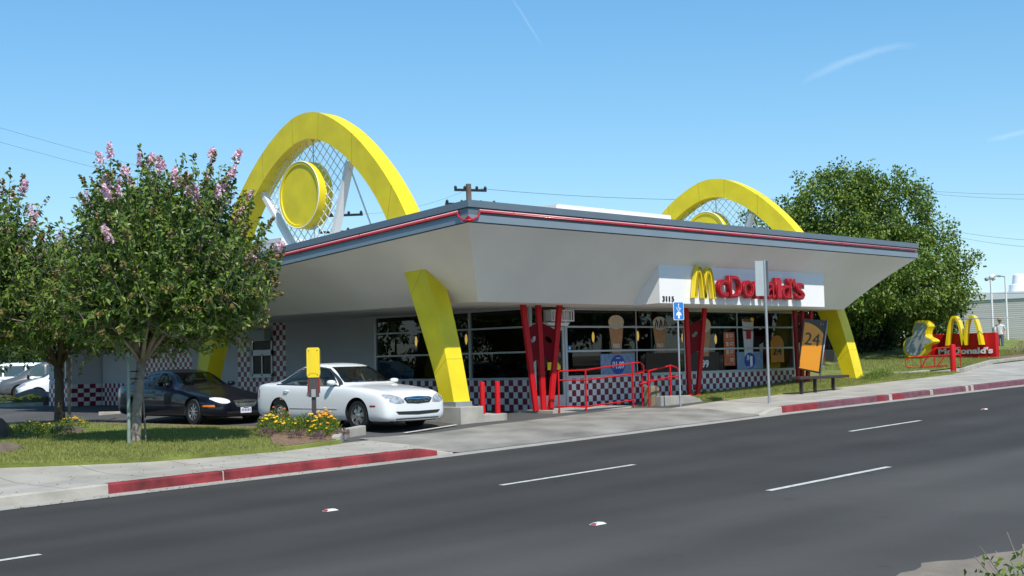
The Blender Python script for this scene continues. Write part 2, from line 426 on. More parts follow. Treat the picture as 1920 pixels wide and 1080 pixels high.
def text_mesh(body, size, depth, name, mats, parent, mw, bold=0.0, bevel=0.0, width=None, shear=0.0, spacing=1.0):
    """a word as a mesh; mw maps text space (x right, y up, z out) to the parent; width = wanted width"""
    cu = bpy.data.curves.new(name, 'FONT'); cu.body = body; cu.size = size; cu.extrude = depth; cu.offset = bold
    cu.bevel_depth = bevel; cu.bevel_resolution = 1; cu.shear = shear; cu.space_character = spacing; cu.resolution_u = 5
    ob = bpy.data.objects.new(name, cu); COL.objects.link(ob)
    dg = bpy.context.evaluated_depsgraph_get()
    me = bpy.data.meshes.new_from_object(ob.evaluated_get(dg))
    bpy.data.objects.remove(ob)
    xs = [v.co.x for v in me.vertices]; ys = [v.co.y for v in me.vertices]
    x0, x1, y0 = min(xs), max(xs), min(ys)
    k = (width / (x1 - x0)) if width else 1.0
    for v in me.vertices: v.co.x = (v.co.x - x0) * k
    me.transform(mw); me.materials.clear()
    if not isinstance(mats, (list, tuple)): mats = [mats]
    for m_ in mats: me.materials.append(m_)
    o = bpy.data.objects.new(name, me); COL.objects.link(o)
    if parent: o.parent = parent
    return o
def XZ(x, y, z, s=1.0):
    """text facing -Y, upright, origin at x,y,z"""
    return Matrix.Translation((x, y, z)) @ Matrix.Rotation(R(90), 4, 'X') @ Matrix.Scale(s, 4)
def YZ(x, y, z):
    """text facing -X (reads towards -Y)"""
    return Matrix.Translation((x, y, z)) @ Matrix.Rotation(R(-90), 4, 'Z') @ Matrix.Rotation(R(90), 4, 'X')
FXZ = lambda y0: (lambda u, v, d: (u, y0 + d, v))
FYZ = lambda x0: (lambda u, v, d: (x0 + d, u, v))

# ---------------------------------------------------------------- terrain
KX = [-200, -40, -14.3, -8.4, 2.9, 14.8, 60, 300]; KY = [5, -3.6, -4.74, -5.2, -5.6, -6.4, -9, -22]
def zs(x): return -.2 + .0277 * max(-60, min(x, 70))
def Yk(x): return interp(x, KX, KY)
def zi(x): return interp(x, [-5.5, -4.3, 2, 40], [-.11, 0, 0, 1.25])
def apron_f(x):
    a = interp(x, [-8.35, -7.5, 1.9, 2.7], [0, 1, 1, 0]); b = interp(x, [17.6, 18.5, 26, 27], [0, 1, 1, 0]); return max(a, b)
def G(x, y):
    yk = Yk(x)
    if y < yk: return zs(x)
    d = y - yk
    zk = zs(x) + .15 * (1 - apron_f(x) * max(0, 1 - d / 1.6))
    t_ = min(1, max(0, (d - 1.6) / 3.0)); t_ = t_ * t_ * (3 - 2 * t_)
    return zk + (zi(x) - zk) * t_
def frange(a, b, n): return [a + (b - a) * i / (n - 1) for i in range(n)]
def sheet(name, mats, xs, ylo, yhi, ny, dz, parent=None, zf=G, kind='structure', skirt=0.0, mi=None):
    mb = MB(); ylo_f = ylo if callable(ylo) else (lambda x: ylo); yhi_f = yhi if callable(yhi) else (lambda x: yhi)
    n = len(xs)
    for j in range(ny):
        for x in xs:
            a, b = ylo_f(x), yhi_f(x); y = a + (b - a) * j / (ny - 1)
            mb.v.append((x, y, zf(x, y) + dz))
    for j in range(ny - 1):
        for i in range(n - 1):
            mb.f.append((j * n + i, j * n + i + 1, (j + 1) * n + i + 1, (j + 1) * n + i)); mb.m.append(mi((xs[i] + xs[i + 1]) / 2) if mi else 0)
    if skirt:
        loop = [i for i in range(n)] + [j * n + n - 1 for j in range(1, ny)] + [(ny - 1) * n + i for i in range(n - 2, -1, -1)] + [j * n for j in range(ny - 2, 0, -1)]
        o = len(mb.v)
        for q in loop: x, y, z = mb.v[q]; mb.v.append((x, y, z - skirt))
        for i in range(len(loop)):
            j = (i + 1) % len(loop); mb.f.append((loop[i], o + i, o + j, loop[j])); mb.m.append(0)
    ob = mb.build(name, mats, parent, fix=False)
    if kind and not parent: tag(ob, kind=kind)
    return ob

# one broad ground sheet out to the horizon
xs_all = [-900, -300, -120, -80, -60] + frange(-45, 45, 91) + [60, 80, 120, 200, 400, 1500]
ys_all = [-900, -200, -80, -50] + frange(-30, 45, 101) + [60, 80, 120, 200, 400, 1500]
mb = MB(); nx = len(xs_all)
for y in ys_all:
    for x in xs_all: mb.v.append((x, y, G(x, y) - (.10 if y > Yk(x) + .3 else .12)))
for j in range(len(ys_all) - 1):
    for i in range(nx - 1): mb.f.append((j * nx + i, j * nx + i + 1, (j + 1) * nx + i + 1, (j + 1) * nx + i)); mb.m.append(0)
tag(mb.build('ground', M['dirt'], fix=False), kind='structure')

XR = frange(-70, -20, 21) + frange(-19, 30, 99) + frange(32, 90, 20)
sheet('road', M['road'], XR, -24, lambda x: Yk(x) - .42, 24, 0)
sheet('gutter', M['concrete_old'], XR, lambda x: Yk(x) - .425, lambda x: Yk(x) + .02, 3, .006, zf=lambda x, y: zs(x))
# dirt verge on the near side, where the photographer stands
def verge_edge(x): return interp(x, [-40, -17, -15.6, -15, -13.5, -12, -8, 10], [-22, -20, -18.4, -17.9, -17.8, -18.1, -19.5, -21]) + .08 * math.sin(x * 3.1) + .06 * math.sin(x * 9.7)
sheet('dirt_verge', M['dirt'], frange(-40, 10, 301), lambda x: min(-30, verge_edge(x) - 6), verge_edge, 14, .006)
# sidewalks
def lawn_front(x): return interp(x, [-70, -14.7, -12.2, -9.85, -8.0], [-.4, -1.72, -2.5, -2.93, -2.80])
sheet('sidewalk', M['sidewalk'], frange(-70, -20, 30) + frange(-19.5, -7.45, 40), lambda x: Yk(x) + .15, lambda x: lawn_front(x) + .05, 8, .010)
sheet('sidewalk.001', M['sidewalk'], frange(1.85, 60, 150), lambda x: Yk(x) + .15, lambda x: interp(x, [1.85, 4.6, 18, 22, 60], [-2.9, -2.5, -2.9, -2.7, -3]), 8, .010)
# kerbs: the long red one on the left, the worn one on the right
def kerb(name, xs, red):
    mb = MB()
    for i in range(len(xs) - 1):
        a, b = xs[i], xs[i + 1]; mi = int(red(.5 * (a + b)))
        def ring(x):
            h = .15 * (1 - apron_f(x)) + .008; y = Yk(x); z = zs(x)
            return [(x, y, z - .1), (x, y + .015, z + h - .02), (x, y + .03, z + h + .004), (x, y + .165, z + h + .006), (x, y + .165, z - .1)]
        A, B = ring(a), ring(b)
        mb.strip(A, B, mi)
    return tag(mb.build(name, [M['concrete'], M['kerb_red'], M['kerb_faded']], fix=False), kind='structure')
kerb('kerb', frange(-70, -20, 30) + frange(-19.8, -12.42, 70) + [-12.40, -12.38] + frange(-12.36, -7.6, 50), lambda x: -14.32 < x < -8.0 and not (-12.405 < x < -12.375))
KX2 = frange(1.9, 60, 400)
random.seed(3)
worn = [random.random() for _ in range(400)]
kerb('kerb.001', KX2, lambda x: 0 if x < 2.9 or worn[int(x * 7) % 400] > .975 else (1 if x < 4.4 or 7.0 < x < 7.5 or 7.7 < x < 8.3 else 2))
# driveway aprons
sheet('driveway', M['apron'], frange(-7.6, 2.0, 60), lambda x: Yk(x) + .0, lambda x: interp(x, [-7.6, -6.0, -3, 0, 2.0], [-2.4, -2.7, -2.55, -2.15, -1.7]), 14, .014)
sheet('driveway.001', M['sidewalk'], frange(17.6, 27, 40), lambda x: Yk(x), -1.2, 10, .014)
# parking lot and drive-through lane
sheet('parking_lot', M['lot'], frange(-70, -30, 12) + frange(-29, 24, 107), lambda x: Yk(x) + 1.3, 62, 130, -.004)
# ---------------------------------------------------------------- lawns and islands
def isl_back(x): return interp(x, [-70, -12, -9.5, -8.3, -7.75, -7.5], [10.6, 10.4, 10.2, 9.6, 7.0, -1.2])
lawn_xs = frange(-70, -20, 25) + frange(-19.5, -8.35, 60)
sheet('lawn', M['lawn'], lawn_xs, lawn_front, lambda x: isl_back(x), 30, .085, skirt=.12)
# mulch bed at the corner of the island
bed_xs = frange(-8.35, -7.55, 12)
sheet('planting_bed', M['soil'], frange(-9.75, -7.6, 30), lambda x: interp(x, [-9.75, -8.35, -7.6], [-2.86, -2.72, -1.75]), lambda x: interp(x, [-9.75, -9.2, -8.6, -7.6], [-2.5, -1.6, -.6, .2]), 16, .105, skirt=.12)
sheet('planting_bed.001', M['soil'], bed_xs, lambda x: interp(x, [-8.35, -7.6], [.15, .2]), lambda x: isl_back(x), 20, .09, skirt=.12)
# low white kerb pieces at the island tip
def kerb_piece(name, pts, w_, h0, label):
    mb = MB()
    for i in range(len(pts) - 1):
        p, q = Vector(pts[i]), Vector(pts[i + 1]); mb.beam(p, q, w_, .30, mi=0)
    return tag(mb.build(name, M['concrete'], bevel=.02), label, 'kerb')
kerb_piece('concrete_kerb', [(-8.42, -2.72, -.24), (-7.62, -1.95, -.15), ], .17, .1, 'short pale concrete kerb piece at the tip of the flower bed by the driveway')
kerb_piece('concrete_kerb', [(-7.56, -1.98, -.15), (-7.0, -1.80, -.12)], .17, .1, 'low concrete kerb stub pointing from the flower bed under the white car')
kerb_piece('concrete_kerb', [(-4.8, 13.6, -.10), (-4.35, 13.1, -.10)], .16, .1, 'short concrete wheel stop on the lot behind the trunk of the nearer tree')
# right hand lawn in front of the windows
def rl_z(x, y):
    return G(x, y) + interp(x, [4.6, 9, 13, 18.3], [0, .0, .06, .0]) * min(1, max(0, (y + 2.6) / 1.0))
sheet('lawn.001', M['lawn'], frange(4.75, 18.3, 70), lambda x: interp(x, [4.75, 6.6, 18.3], [-2.3, -2.7, -2.75]), lambda x: interp(x, [4.7, 12.5, 13.2, 18.3], [-.02, -.02, 1.2, -2.6]), 12, .05, zf=rl_z, skirt=.1)
# bank beyond the driveway on the right
def bank_z(x, y): return G(x, y) + interp(y, [-1.2, 1.5, 4.5, 9], [0, .02, .14, .7])
sheet('lawn.002', M['lawn'], frange(13.5, 60, 60), lambda x: interp(x, [13.5, 18.4, 19, 60], [1.0, -2.55, -1.1, -1.1]), 12, 20, .04, zf=bank_z)
sheet('planting_strip', M['soil'], frange(27.6, 45, 30), -2.6, .6, 8, .12, skirt=.15)

# pale band of parking line under the white car
mb = MB(); mb.strip([(-6.3, -2.35, G(-6.3, -2.35) + .02), (-4.6, -2.15, G(-4.6, -2.15) + .02)], [(-6.3, -2.25, G(-6.3, -2.25) + .02), (-4.6, -2.05, G(-4.6, -2.05) + .02)])
tag(mb.build('parking_line', M['white_line'], fix=False), kind='structure')
# lane dashes
def dash(x0, x1, y, w_, lab):
    mb = MB(); n = 8; xs = frange(x0, x1, n)
    yy = lambda x: y - .015 * (x - x0)
    mb.strip([(x, yy(x) - w_ / 2, zs(x) + .005) for x in xs], [(x, yy(x) + w_ / 2, zs(x) + .005) for x in xs])
    o = mb.build('lane_dash', M['white_line'], fix=False); tag(o, kind='structure'); o['group'] = 'lane dashes'
for a, b, y in ((-10.86, -7.87, -9.76), (-1.35, 1.45, -9.92), (-20.6, -17.72, -9.47), (7.6, 10.4, -10.05), (-9.78, -6.7, -13.62), (-.3, 2.7, -13.75), (9, 12, -13.9)):
    dash(a, b, y, .11, '')
def marker(x, y, rz, label, dark=True):
    z = zs(x) + .003
    t_ = thing('road_marker', (x, y, z), rz, label, 'road marker', 'raised markers between the lanes')
    mb = MB(); mb.add([(-.10, -.055, 0), (.10, -.055, 0), (.10, .055, 0), (-.10, .055, 0), (-.055, -.035, .022), (.055, -.035, .022), (.055, .035, .022), (-.055, .035, .022)],
                      [(0, 3, 2, 1), (4, 5, 6, 7), (0, 1, 5, 4), (1, 2, 6, 5), (2, 3, 7, 6), (3, 0, 4, 7)])
    mb.build('marker_body', M['marker'], t_, bevel=.004)
    mb = MB(); mb.add([(-.097, -.04, .005), (-.097, .04, .005), (-.06, .028, .021), (-.06, -.028, .021)], [(0, 1, 2, 3)]); mb.build('reflector', M['neon_red'], t_, fix=False)
marker(-13.1, -13.56, .1, 'white and red raised road marker on the nearer lane line, bottom centre of the road')
marker(-13.86, -9.64, .1, 'white and red raised road marker on the lane line nearer the red kerb')
marker(4.73, -9.85, .1, 'small distant white raised road marker far up the street on the right')

# ---------------------------------------------------------------- the restaurant
bld = thing('restaurant_building', (0, 0, 0), 0, 'white restaurant with flared grey-edged roof, maroon checkered tile base and wide dark windows', 'building')
WH = .81; TH = 2.68
TW = .165
# walls
mb = MB()
mb.box((.0, 6.28, 0), (.2, 22.4, 3.0))            # long left wall
mb.box((-1.2, 22.5, 0), (.6, 24.3, 3.0))         # booth jutting out at the back
mb.box((.2, 16.0, 0), (12.3, 16.2, 3.0))
mb.box((12.3, 6.0, 0), (12.5, 16.2, 3.0))
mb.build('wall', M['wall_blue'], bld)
mb = MB()                                          # low wall below the windows (tiles sit in front)
mb.box((.02, .02, -.05), (.14, 6.28, WH - .02)); mb.box((1.36, .02, -.05), (12.28, .14, WH - .02)); mb.box((12.36, .1, -.05), (12.48, 6.0, WH - .02))
mb.build('base_wall', M['white_stucco'], bld)
def tiles(name, P, nu, nv, pred, tu=TW, tv=.162):
    """P(u,v) -> point; checker tiles where pred(i,j) holds"""
    mb = MB()
    for i in range(nu):
        for j in range(nv):
            k = pred(i, j)
            if k is None or k is False: continue
            u0, u1, v0, v1 = i * tu, (i + 1) * tu, j * tv, (j + 1) * tv
            mb.add([P(u0, v0), P(u1, v0), P(u1, v1), P(u0, v1)], [(0, 1, 2, 3)], (i + j) % 2)
    return mb.build(name, [M['white_tile'], M['maroon']], bld, fix=False)
tiles('checker_tiles', lambda u, v: (-.004, 6.28 - u, v), 38, 5, lambda i, j: True, 6.28 / 38)
tiles('checker_tiles', lambda u, v: (1.37 + u, -.004, v), 66, 5, lambda i, j: True, 10.93 / 66)
tiles('checker_tiles', lambda u, v: (-.006, 13.35 - u, .50 + v), 16, 14, lambda i, j: not (4 <= i <= 11 and 3 <= j <= 12), .167, .162)
def dia(i, j):
    # stepped diamond: widening to the left, five rows lowered in turn
    lo = [0, 0, 1, 2, 3, 4, 5, 6, 7, 8, 9, 10, 11][min(j, 12)] if j > 2 else 0
    return i >= max(0, (j - 1) * .95) and i <= 24 - max(0, (j - 6) * 1.0) * .7
tiles('checker_tiles', lambda u, v: (-.006, 20.2 - u, .55 + v), 25, 12, dia, .162, .162)
tiles('checker_tiles', lambda u, v: (-.006, 22.4 - u, v), 26, 5, lambda i, j: True, .162, .162)
tiles('checker_tiles', lambda u, v: (-1.2 + u, 22.494, v), 5, 5, lambda i, j: True, .24, .162)
tiles('checker_tiles', lambda u, v: (-1.206, 24.3 - u, v), 11, 15, lambda i, j: j < 5 or i in (10, 9), 1.8 / 11, .162)
# interior
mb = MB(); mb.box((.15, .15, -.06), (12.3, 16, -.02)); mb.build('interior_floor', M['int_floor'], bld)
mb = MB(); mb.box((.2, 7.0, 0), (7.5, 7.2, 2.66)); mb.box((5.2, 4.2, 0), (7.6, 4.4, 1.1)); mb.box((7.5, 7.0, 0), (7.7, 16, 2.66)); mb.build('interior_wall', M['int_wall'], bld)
bm_ = mat('booth_brown', (.12, .05, .03), .6)
for (x, y) in ((2.2, 1.4), (3.9, 1.4), (5.6, 1.4), (8.3, 1.4), (10.2, 1.4), (1.3, 3.2), (1.3, 5.2)):
    mb = MB(); mb.box((x - .45, y - .3, .70), (x + .45, y + .3, .74)); mb.box((x - .04, y - .04, 0), (x + .04, y + .04, .70))
    mb.box((x - .62, y - .3, 0), (x - .55, y + .3, 1.05)); mb.box((x + .55, y - .3, 0), (x + .62, y + .3, 1.05)); mb.box((x - .6, y - .28, .02), (x + .6, y + .28, .06)); mb.build('dining_booth', bm_, bld)
# window frames
def fr(name, a, b): mb = MB(); mb.box(a, b); return mb
mb = MB(); F = .03
def hbar_x(x0, x1, z, t_=.055): mb.box((x0, -.03, z - t_ / 2), (x1, .05, z + t_ / 2))
def hbar_y(y0, y1, z, t_=.055): mb.box((-.03, y0, z - t_ / 2), (.05, y1, z + t_ / 2))
for z, t_ in ((WH + .02, .08), (1.52, .05), (2.17, .05), (2.65, .06)): hbar_x(1.37, 12.25, z, t_)
for x in (1.33, 12.28): mb.box((x - .045, -.035, 0 if x < 2 else WH), (x + .045, .055, TH))
for x in (4.30, 6.50, 9.19): mb.box((x - .02, .0, WH + .06), (x + .02, .045, 2.62))
for z, t_ in ((WH + .02, .06), (1.52, .045), (2.17, .045), (2.65, .06)): hbar_y(.08, 6.2, z, t_)
for y in (6.24, 2.25, .02): mb.box((-.035, y - .04, WH if y > 1 else 0), (.055, y + .04, TH))
# glass end wall on the far side
mb.box((12.36, .06, WH), (12.44, 6.0, WH + .06)); mb.box((12.36, .06, 2.6), (12.44, 6.0, TH))
for y in (.09, 3.0, 5.97): mb.box((12.35, y - .04, WH), (12.45, y + .04, TH))
mb.build('window_frame', M['alu'], bld)
for a, b in (((1.37, .01, WH), (12.25, .016, 2.64)),):
    mb = MB(); mb.box(a, b); mb.build('window_pane', M['glass'], bld)
mb = MB(); mb.box((.01, .06, WH), (.016, 6.2, 2.64)); mb.build('window_pane', M['glass'], bld)
mb = MB(); mb.box((12.4, .12, WH + .06), (12.406, 5.9, 2.6)); mb.build('window_pane', M['glass'], bld)
# entrance door
door = MB(); 
for a, b in (((.08, -.02, 0), (.17, .05, 2.17)), ((1.19, -.02, 0), (1.28, .05, 2.17)), ((.17, -.02, 2.07), (1.19, .05, 2.17)), ((.17, -.02, 0), (1.19, .05, .38)), ((.08, -.02, 2.2), (1.28, .05, 2.26))): door.box(a, b)
do = door.build('door', M['alu'], bld)
mb = MB(); mb.box((.17, .01, .38), (1.19, .016, 2.07)); mb.build('door_pane', M['glass'], do)
mb = MB(); mb.tube([(.30, -.03, .9), (.30, -.09, .95), (.30, -.09, 1.35), (.30, -.03, 1.4)], .014); mb.build('door_handle', M['steel'], do, smooth=True)
mb = MB(); mb.box((.17, .02, 2.26), (1.19, .026, 2.64)); mb.build('window_pane', M['glass'], bld)
# roof: rim at (-3.5,-1.7)..(12.6,..), fascia flares out and up towards the street
RX0, RX1, RY0, RY1 = -3.5, 12.6, -1.7, 17.4
FX0, FX1, FY0, FY1 = -5.2, 14.55, -3.25, 18.2
def fz(y): return 4.265 - .0700 * (y - FY0)
def fh(y): return .47
mb = MB()
def ring_pts(t_):
    a = [(RX0, RY0), (RX1, RY0), (RX1, RY1), (RX0, RY1)]; b = [(FX0, FY0), (FX1, FY0), (FX1, FY1), (FX0, FY1)]
    o = []
    for (x, y), (X, Y) in zip(a, b):
        yy = y + (Y - y) * t_; o.append((x + (X - x) * t_, yy, TH + (fz(Y) - TH) * t_ * (1 + .2 * (1 - t_))))
    return o
NR = 6
for i in range(4):
    j = (i + 1) % 4; rows = [ring_pts(k / NR) for k in range(NR + 1)]; o_ = len(mb.v)
    mb.v += [q for r_ in rows for q in (r_[i], r_[j])]
    for k in range(NR): mb.f.append((o_ + 2 * k, o_ + 2 * k + 1, o_ + 2 * k + 3, o_ + 2 * k + 2)); mb.m.append(0)
mb.add([(RX0, RY0, TH), (RX1, RY0, TH), (RX1, RY1, TH), (RX0, RY1, TH)], [(0, 3, 2, 1)])
soffit = mb.build('soffit', M['soffit'], bld, fix=False, smooth=True, auto=15)
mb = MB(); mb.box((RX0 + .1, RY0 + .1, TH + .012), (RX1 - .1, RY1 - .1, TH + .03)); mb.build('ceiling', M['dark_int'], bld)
# fascia bands; edge loop
def fasc(name, m_, o0, o1, h0, h1):
    """box-section band round the roof: outward offset o0..o1, heights h0..h1 of the .47 m fascia"""
    mb = MB()
    def L(o, h):
        c = [(FX0 - o, FY0 - o), (FX1 + o, FY0 - o), (FX1 + o, FY1 + o), (FX0 - o, FY1 + o)]
        return [(x, y, fz(y) + h) for x, y in c]
    A, B, C_, D = L(o1, h0), L(o1, h1), L(o0, h1), L(o0, h0)
    for i in range(4):
        j = (i + 1) % 4
        for P, Q in ((A, B), (B, C_), (C_, D), (D, A)): mb.add([P[i], P[j], Q[j], Q[i]], [(0, 1, 2, 3)])
    return mb.build(name, m_, bld)
fasc('fascia_cap', M['fascia'], -.15, .05, .33, .48)
fasc('fascia_groove', M['fascia_dark'], -.10, .005, .315, .33)
fasc('fascia', M['fascia'], -.1, .012, .185, .315)
fasc('fascia_groove', M['fascia_dark'], -.10, .003, .175, .185)
fasc('fascia_light_band', M['fascia_light'], -.1, .03, .022, .175)
fasc('drip_edge', M['fascia_dark'], -.1, .008, 0, .022)
def nz(y, h): return fz(y) + h
for h, m_, r in ((.280, M['neon_pink'], .016), (.243, M['neon_red'], .019)):
    mb = MB(); mb.tube([(FX0 + .28, FY0 - .055, nz(FY0, h)), (FX1 - .1, FY0 - .055, nz(FY0, h))], r, 8); mb.build('neon_tube', m_, bld, smooth=True)
    mb = MB(); mb.tube([(FX0 - .055, FY0 + .28, nz(FY0 + .28, h)), (FX0 - .055, FY1, nz(FY1, h))], r, 8); mb.build('neon_tube', m_, bld, smooth=True)
mb = MB()   # neon returns wrapping the corner
mb.tube([(FX0 + .3, FY0 - .05, nz(FY0, .26)), (FX0 + .22, FY0 - .06, nz(FY0, .12)), (FX0 + .06, FY0 - .07, nz(FY0, .06)), (FX0 - .07, FY0 - .07, nz(FY0, .04)), (FX0 - .07, FY0 + .1, nz(FY0, .05)), (FX0 - .06, FY0 + .25, nz(FY0, .14)), (FX0 - .05, FY0 + .3, nz(FY0, .26))], .022, 8)
mb.build('neon_tube', M['neon_red'], bld, smooth=True)
mb = MB(); mb.add([(FX0 - .08, FY0 + .12, nz(FY0, .02)), (FX0 - .08, FY0 - .08, nz(FY0, .02)), (FX0 + .1, FY0 - .08, nz(FY0, .02)), (FX0 - .085, FY0 - .085, nz(FY0, .14))], [(0, 1, 3), (1, 2, 3), (0, 2, 1), (0, 3, 2)]); mb.build('neon_bracket', M['red'], bld, fix=False)
# clips along the neon
for i in range(8):
    x = FX0 + 1.3 + i * 2.3; mb = MB(); mb.box((x, FY0 - .07, nz(FY0, .225)), (x + .025, FY0 + .0, nz(FY0, .30))); mb.build('neon_clip', M['neon_red'], bld)
    y = FY0 + 1.3 + i * 2.3; mb = MB(); mb.box((FX0 - .07, y, nz(y, .225)), (FX0, y + .025, nz(y, .30))); mb.build('neon_clip', M['neon_red'], bld)
# roof deck
mb = MB(); mb.add([(FX0 + .05, FY0 + .05, fz(FY0) + .36), (FX1 - .05, FY0 + .05, fz(FY0) + .36), (FX1 - .05, FY1 - .05, fz(FY1) + .36), (FX0 + .05, FY1 - .05, fz(FY1) + .36)], [(0, 1, 2, 3)])
mb.build('roof', mat('roof_membrane', (.4, .4, .39), .9, noise=(1, .1)), bld, fix=False)
# unseen flat slab added over the pay booth to shade its wall
mb = MB(); mb.box((-4.2, 17.45, 2.62), (3.0, 25.2, 2.95)); mb.build('shade_slab', M['soffit'], bld)
# sign box on the front soffit
SY = -2.6
def szf(y): return TH + (fz(FY0) - TH) * (RY0 - y) / (RY0 - FY0)
mb = MB(); X0s, X1s = 2.09, 9.98
zt = 3.80
prof = [(RY0 + .25, TH - .02), (SY, TH + .008), (SY, zt), (SY + .08, zt), (RY0 + .25, TH + .1)]
mb.prism(prof, lambda u, v, d: (d, u, v), X0s, X1s)
mb.build('sign_box', M['sign_white'], bld)
# street number
for ch_, x_, w_ in (('3', 2.19, .09), ('1', 2.335, .045), ('1', 2.455, .045), ('5', 2.57, .095)): text_mesh(ch_, .19, .008, 'street_number', M['banner_black'], bld, XZ(x_, SY - .012, 2.735), width=w_, bold=.002)
# lettering: big yellow M, red letters
def letter_arch(fn, cx, zb, wd, ht, tk, d0, d1, mbx):
    n = 18
    def cur(hw, top):
        return [(cx - hw + 2 * hw * i / (2 * n) , zb + top * (1 - abs(1 - i / n) ** 2.3)) for i in range(2 * n + 1)]
    mbx.band(cur(wd / 2, ht), cur(wd / 2 - tk, ht - tk * 1.15), fn, d0, d1)
sgn = thing('restaurant_sign', (0, 0, 0), 0, 'red and yellow channel lettering on the white panel above the windows', 'sign')
mb = MB(); letter_arch(FXZ(SY), 3.62, 2.83, .56, .86, .155, -.16, -.03, mb); letter_arch(FXZ(SY), 4.05, 2.82, .56, .85, .155, -.16, -.03, mb)
mb.build('letter', M['yellow_glossy'], sgn, bevel=.015)
mb = MB()
def neon_arch(cx, zb, hw, ht): return [(cx - hw + 2 * hw * i / 24, SY - .175, zb + ht * (1 - abs(1 - i / 12) ** 2.3)) for i in range(25)]
for dx in (-.03, .03):
    mb.tube(neon_arch(3.62, 2.88, .205 + dx, .735 + dx), .009, 6); mb.tube(neon_arch(4.05, 2.87, .205 + dx, .725 + dx), .009, 6)
mb.build('neon_outline', mat('dim_neon', (.22, .16, .01), .3), sgn, smooth=True)
cx_ = 4.36
lets = [('c', .48, .50), ('D', .56, .61), ('o', .52, .50), ('n', .47, .49), ('a', .47, .49), ('l', .23, .61), ('d', .52, .61), ("'", .16, .60), ('s', .45, .50)]
tot = sum(l[1] for l in lets); k_ = (8.66 - 4.36) / tot
for ch, wd_, hh in lets:
    wdd = wd_ * k_
    mw = XZ(cx_ + .02, SY - .12, 2.87)
    o_ = text_mesh(ch, .80, .055, 'letter', M['red_letter'], sgn, mw, bold=.006, bevel=.010, width=wdd * .92)
    mn = min(v.co.z for v in o_.data.vertices); mxz = max(v.co.z for v in o_.data.vertices)
    for v in o_.data.vertices:
        if ch == "'": v.co.z = 3.22 + (v.co.z - mn) * .24 / (mxz - mn)
        else: v.co.z = 2.86 + (v.co.z - mn) * hh / (mxz - mn)
    nb = text_mesh(ch, .80, .003, 'neon_outline', M['neon_red'], o_, XZ(cx_ + .06, SY - .197, 2.87), bold=-.02, width=wdd * .80)
    for v in nb.data.vertices:
        if ch == "'": v.co.z = 3.25 + (v.co.z - min(mn, 9)) * 0
    mn2 = min(v.co.z for v in nb.data.vertices); mx2 = max(v.co.z for v in nb.data.vertices)
    for v in nb.data.vertices:
        a_, b_ = ((3.26, .16) if ch == "'" else (2.91, hh - .1)); v.co.z = a_ + (v.co.z - mn2) * b_ / max(1e-4, mx2 - mn2)
    cx_ += wdd
# drive-through windows on the left wall
def dt_window(x, y0, y1, z0, z1, zm):
    mb = MB()
    for a, b in (((y0, z0), (y1, z0 + .07)), ((y0, z1 - .07), (y1, z1)), ((y0, z0), (y0 + .07, z1)), ((y1 - .07, z0), (y1, z1)), ((y0, zm - .06), (y1, zm + .12)), (((y0 + y1) / 2 - .03, z0), ((y0 + y1) / 2 + .03, zm))):
        mb.box((x - .05, a[0], a[1]), (x + .03, b[0], b[1]))
    mb.box((x - .13, y0 - .05, z0 - .05), (x, y1 + .05, z0))
    f_ = mb.build('drive_through_window', M['alu'], bld)
    mb = MB(); mb.box((x - .02, y0 + .05, z0 + .05), (x - .014, y1 - .05, z1 - .05)); mb.build('pane', mat('service_glass', (.015, .02, .022), .15, spec=.2), f_)
    return f_
f_ = dt_window(0, 11.36, 12.5, 1.0, 2.2, 1.72)
mb = MB(); mb.box((-.30, 11.42, 2.12), (-.03, 12.45, 2.48)); mb.build('awning_box', mat('pale_green_box', (.40, .47, .45), .5), f_, bevel=.01)
mb = MB(); mb.box((-.09, 11.5, 1.08), (-.055, 12.42, 1.55)); 
dt_window(-1.2, 22.85, 23.9, .95, 1.95, 1.75)
# air curtain unit above the door
mb = MB(); mb.box((.46, -.33, 2.30), (1.34, -.04, 2.33)); mb.box((.46, -.33, 2.57), (1.34, -.04, 2.60)); mb.box((.46, -.10, 2.33), (1.34, -.04, 2.57))
for i in range(10): x = .46 + i * .0945; mb.box((x, -.33, 2.33), (x + .03, -.30, 2.57))
for i in range(4): y = -.33 + i * .075; mb.box((.46, y + .03, 2.33), (.48, y + .05, 2.57))
ac = mb.build('air_conditioner', M['white_metal'], None); tag(ac, 'white slatted air unit mounted above the entrance door', 'air conditioner')
mb = MB(); mb.prism([(.3, 2.27), (1.2, 2.27), (1.1, 2.18), (.42, 2.20)], FXZ(-.30), 0, .26); mb.build('bracket', M['white_metal'], ac)
# louvred roof screens
def louvre(a, b, z0, z1, label, n=7, side='x'):
    t_ = thing('roof_screen', ((a[0] + b[0]) / 2, (a[1] + b[1]) / 2, z0), 0, label, 'roof screen')
    ox, oy = (a[0] + b[0]) / 2, (a[1] + b[1]) / 2
    hx, hy = (b[0] - a[0]) / 2, (b[1] - a[1]) / 2; H = z1 - z0
    mb = MB(); mb.box((-hx + .06, -hy + .02, 0), (hx, hy, H)); mb.build('panel', M['white_metal'], t_)
    mb = MB()
    for i in range(n):
        z = H * i / n
        if side == 'x': mb.add([(-hx + .055, -hy, z), (-hx + .055, hy, z), (-hx - .03, hy, z + H / n * .85), (-hx - .03, -hy, z + H / n * .85), (-hx + .055, -hy, z + H / n * .9), (-hx + .055, hy, z + H / n * .9)], [(0, 1, 2, 3), (3, 2, 5, 4)])
        else: mb.add([(-hx, -hy - .04, z), (hx, -hy - .04, z), (hx, -hy + .018, z + H / n * .9), (-hx, -hy + .018, z + H / n * .9)], [(0, 1, 2, 3)])
    mb.build('louvre', M['white_metal'], t_, fix=False)
    return t_
